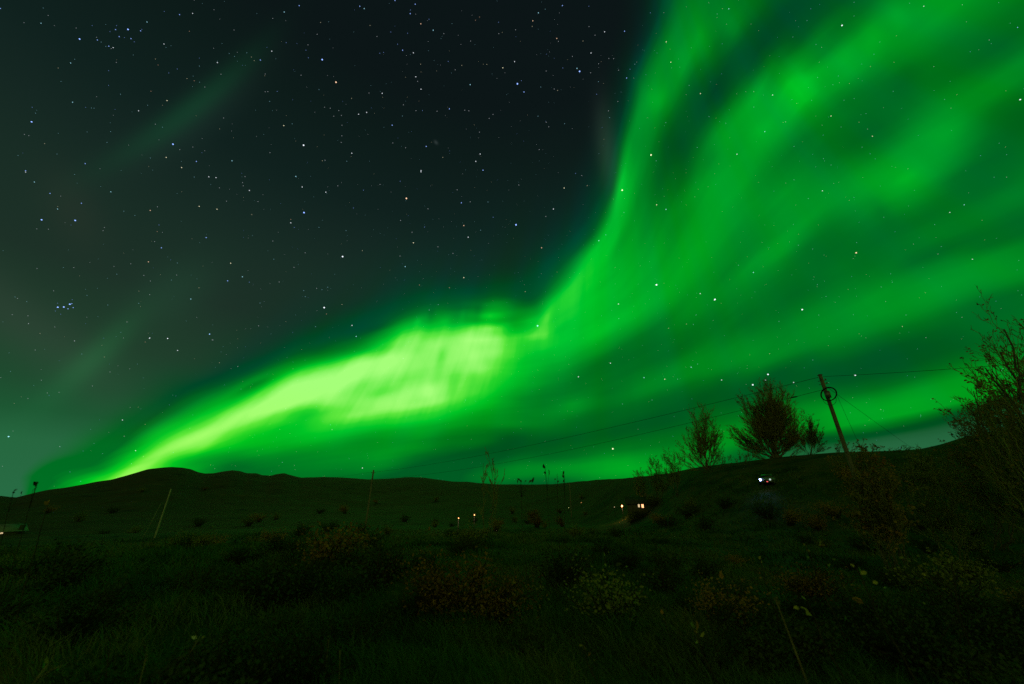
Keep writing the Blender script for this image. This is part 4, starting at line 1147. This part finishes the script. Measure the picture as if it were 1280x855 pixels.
yard_lamp('brightest orange yard lamp left of the house with lit windows', 777.5, 632, 3.2, .24, m_bulb, 130, (1.0, .62, .25), 330)
yard_lamp('upper of two tiny orange lamps in the valley at centre', 593, 644, 2.6, .10, m_bulb2, 40, (1.0, .66, .4), 250)
yard_lamp('lower of two tiny yellowish lamps in the valley at centre', 573, 650.5, 2.2, .075, m_bulb2, 30, (1.0, .75, .4), 250)
yard_lamp('faint yellow lamp below the brightest orange yard lamp', 789, 640.5, 1.6, .10, lamp_mat('faint_bulb', (.8, .85, .3), 2.5), 0, (1, 1, 1), 250)
yard_lamp('faint yellow lamp left of the brightest orange yard lamp', 768, 634, 2.0, .10, m_dimw, 0, (1, 1, 1), 250)
yard_lamp('dim yellow lamp left of the short pole at centre', 710.5, 628.5, 2.0, .13, lamp_mat('dim_bulb', (.7, .7, .25), 1.3), 0, (1, 1, 1), 200)
yard_lamp('dim orange lamp right of the short pole at centre', 726.5, 628, 2.0, .15, lamp_mat('dim_orange_bulb', (.9, .42, .12), 1.0), 0, (1, 1, 1), 200)

m_tin = mat('pale_tin_roof', [(.18, .21, .17), (.30, .34, .28)], scale=1.2, rough=.5)
p = landing(10, 662, up=1.0, r0=40, r1=200)
a = math.atan2(p.x, p.y)
house('low shed with pale roof showing green at the left edge', p, 4.4, 4.2, .8, 1.3, [(-1.5, .45, .4, .4, m_dimw)], rz=-a + .35, wall=m_wall, roof=m_tin, cat='shed', name='shed', chimney=False)

# ------------------------------------------------------------------ the car on the slope
m_paint = mat('pale_car_paint', [(.16, .17, .17), (.2, .21, .21)], scale=2, rough=.3, spec=.5)
m_win = mat('car_glass', [(.02, .022, .025), (.03, .033, .035)], scale=2, rough=.1, spec=.5)
m_tyre = mat('tyre_rubber', [(.02, .02, .02), (.03, .03, .03)], scale=5)
m_rim = mat('wheel_rim', [(.3, .3, .3), (.4, .4, .4)], scale=5, rough=.4, metal=.7)
m_head = lamp_mat('headlight_lens', (.38, .5, 1.0), 34.0)
m_headoff = lamp_mat('second_headlight_lens', (.75, .9, .85), .7)
m_red = lamp_mat('red_marker_lens', (1.0, .12, .12), 1.6)
q = landing(958, 601, up=.7, r0=30, r1=100)
q = landing(959.5, 600, up=.72, r0=30, r1=100)
a = math.atan2(q.x, q.y)
car = thing('parked_car', 'small pale car on the slope with one glaring blue white headlight', 'car', q, -a + math.pi - R(8))
# front towards +y of the car's own frame
bd = MB()
prof = [(-2.0, .35), (-2.05, .75), (-1.95, .98), (-1.0, 1.02), (1.0, 1.0), (1.75, .88), (2.0, .7), (2.0, .35)]
bd.prism(prof, -.82, .82)
for i in range(len(bd.v)):
    v = bd.v[i]; bd.v[i] = Vector((v.y * (1 - .08 * max(0, v.x - 1)), v.x, v.z))
bo = bd.build('body', m_paint, car)
cb_ = MB(); cb_.prism([(-1.9, 1.0), (-1.55, 1.42), (.1, 1.45), (.95, 1.0)], -.72, .72)
for i in range(len(cb_.v)):
    v = cb_.v[i]; cb_.v[i] = Vector((v.y * (.84 if v.z > 1.2 else 1), v.x, v.z))
cb_.build('windows', m_win, car)
MB().box((0, -.75, 1.455), (1.18, 1.55, .04)).build('roof_panel', m_paint, car)
for sx in (-.8, .8):
    for sy in (-1.25, 1.3):
        w = MB().tube([(sx - .1, sy, .32), (sx + .1, sy, .32)], .32, 18).build('wheel', m_tyre, car)
        MB().tube([(sx - .11, sy, .32), (sx + .11, sy, .32)], .19, 12).build('rim', m_rim, w)
for sx, mm, rr_ in ((.58, m_head, .13), (-.58, m_headoff, .12)):
    MB().tube([(sx, 1.96, .68), (sx, 2.03, .68)], [rr_, rr_ * .9], 14).build('headlight', mm, car)
MB().box((-.2, 2.03, .42), (.16, .04, .08)).build('marker_light', m_red, car)
MB().box((0, 2.03, .55), (.6, .03, .14)).build('grille', m_tyre, car)
for sx in (-.92, .92):
    MB().box((sx, .75, 1.05), (.16, .10, .12)).build('mirror', m_paint, car)
ld = bpy.data.lights.new('headlight_beam', 'SPOT'); ld.energy = 90; ld.color = (.25, .55, 1.0); ld.spot_size = R(95); ld.spot_blend = 1.0; ld.shadow_soft_size = .1
lo = bpy.data.objects.new('headlight_beam', ld); COL.objects.link(lo); lo.parent = car; lo.location = (.58, 2.15, .68)
lo.rotation_euler = (R(76), 0, 0)
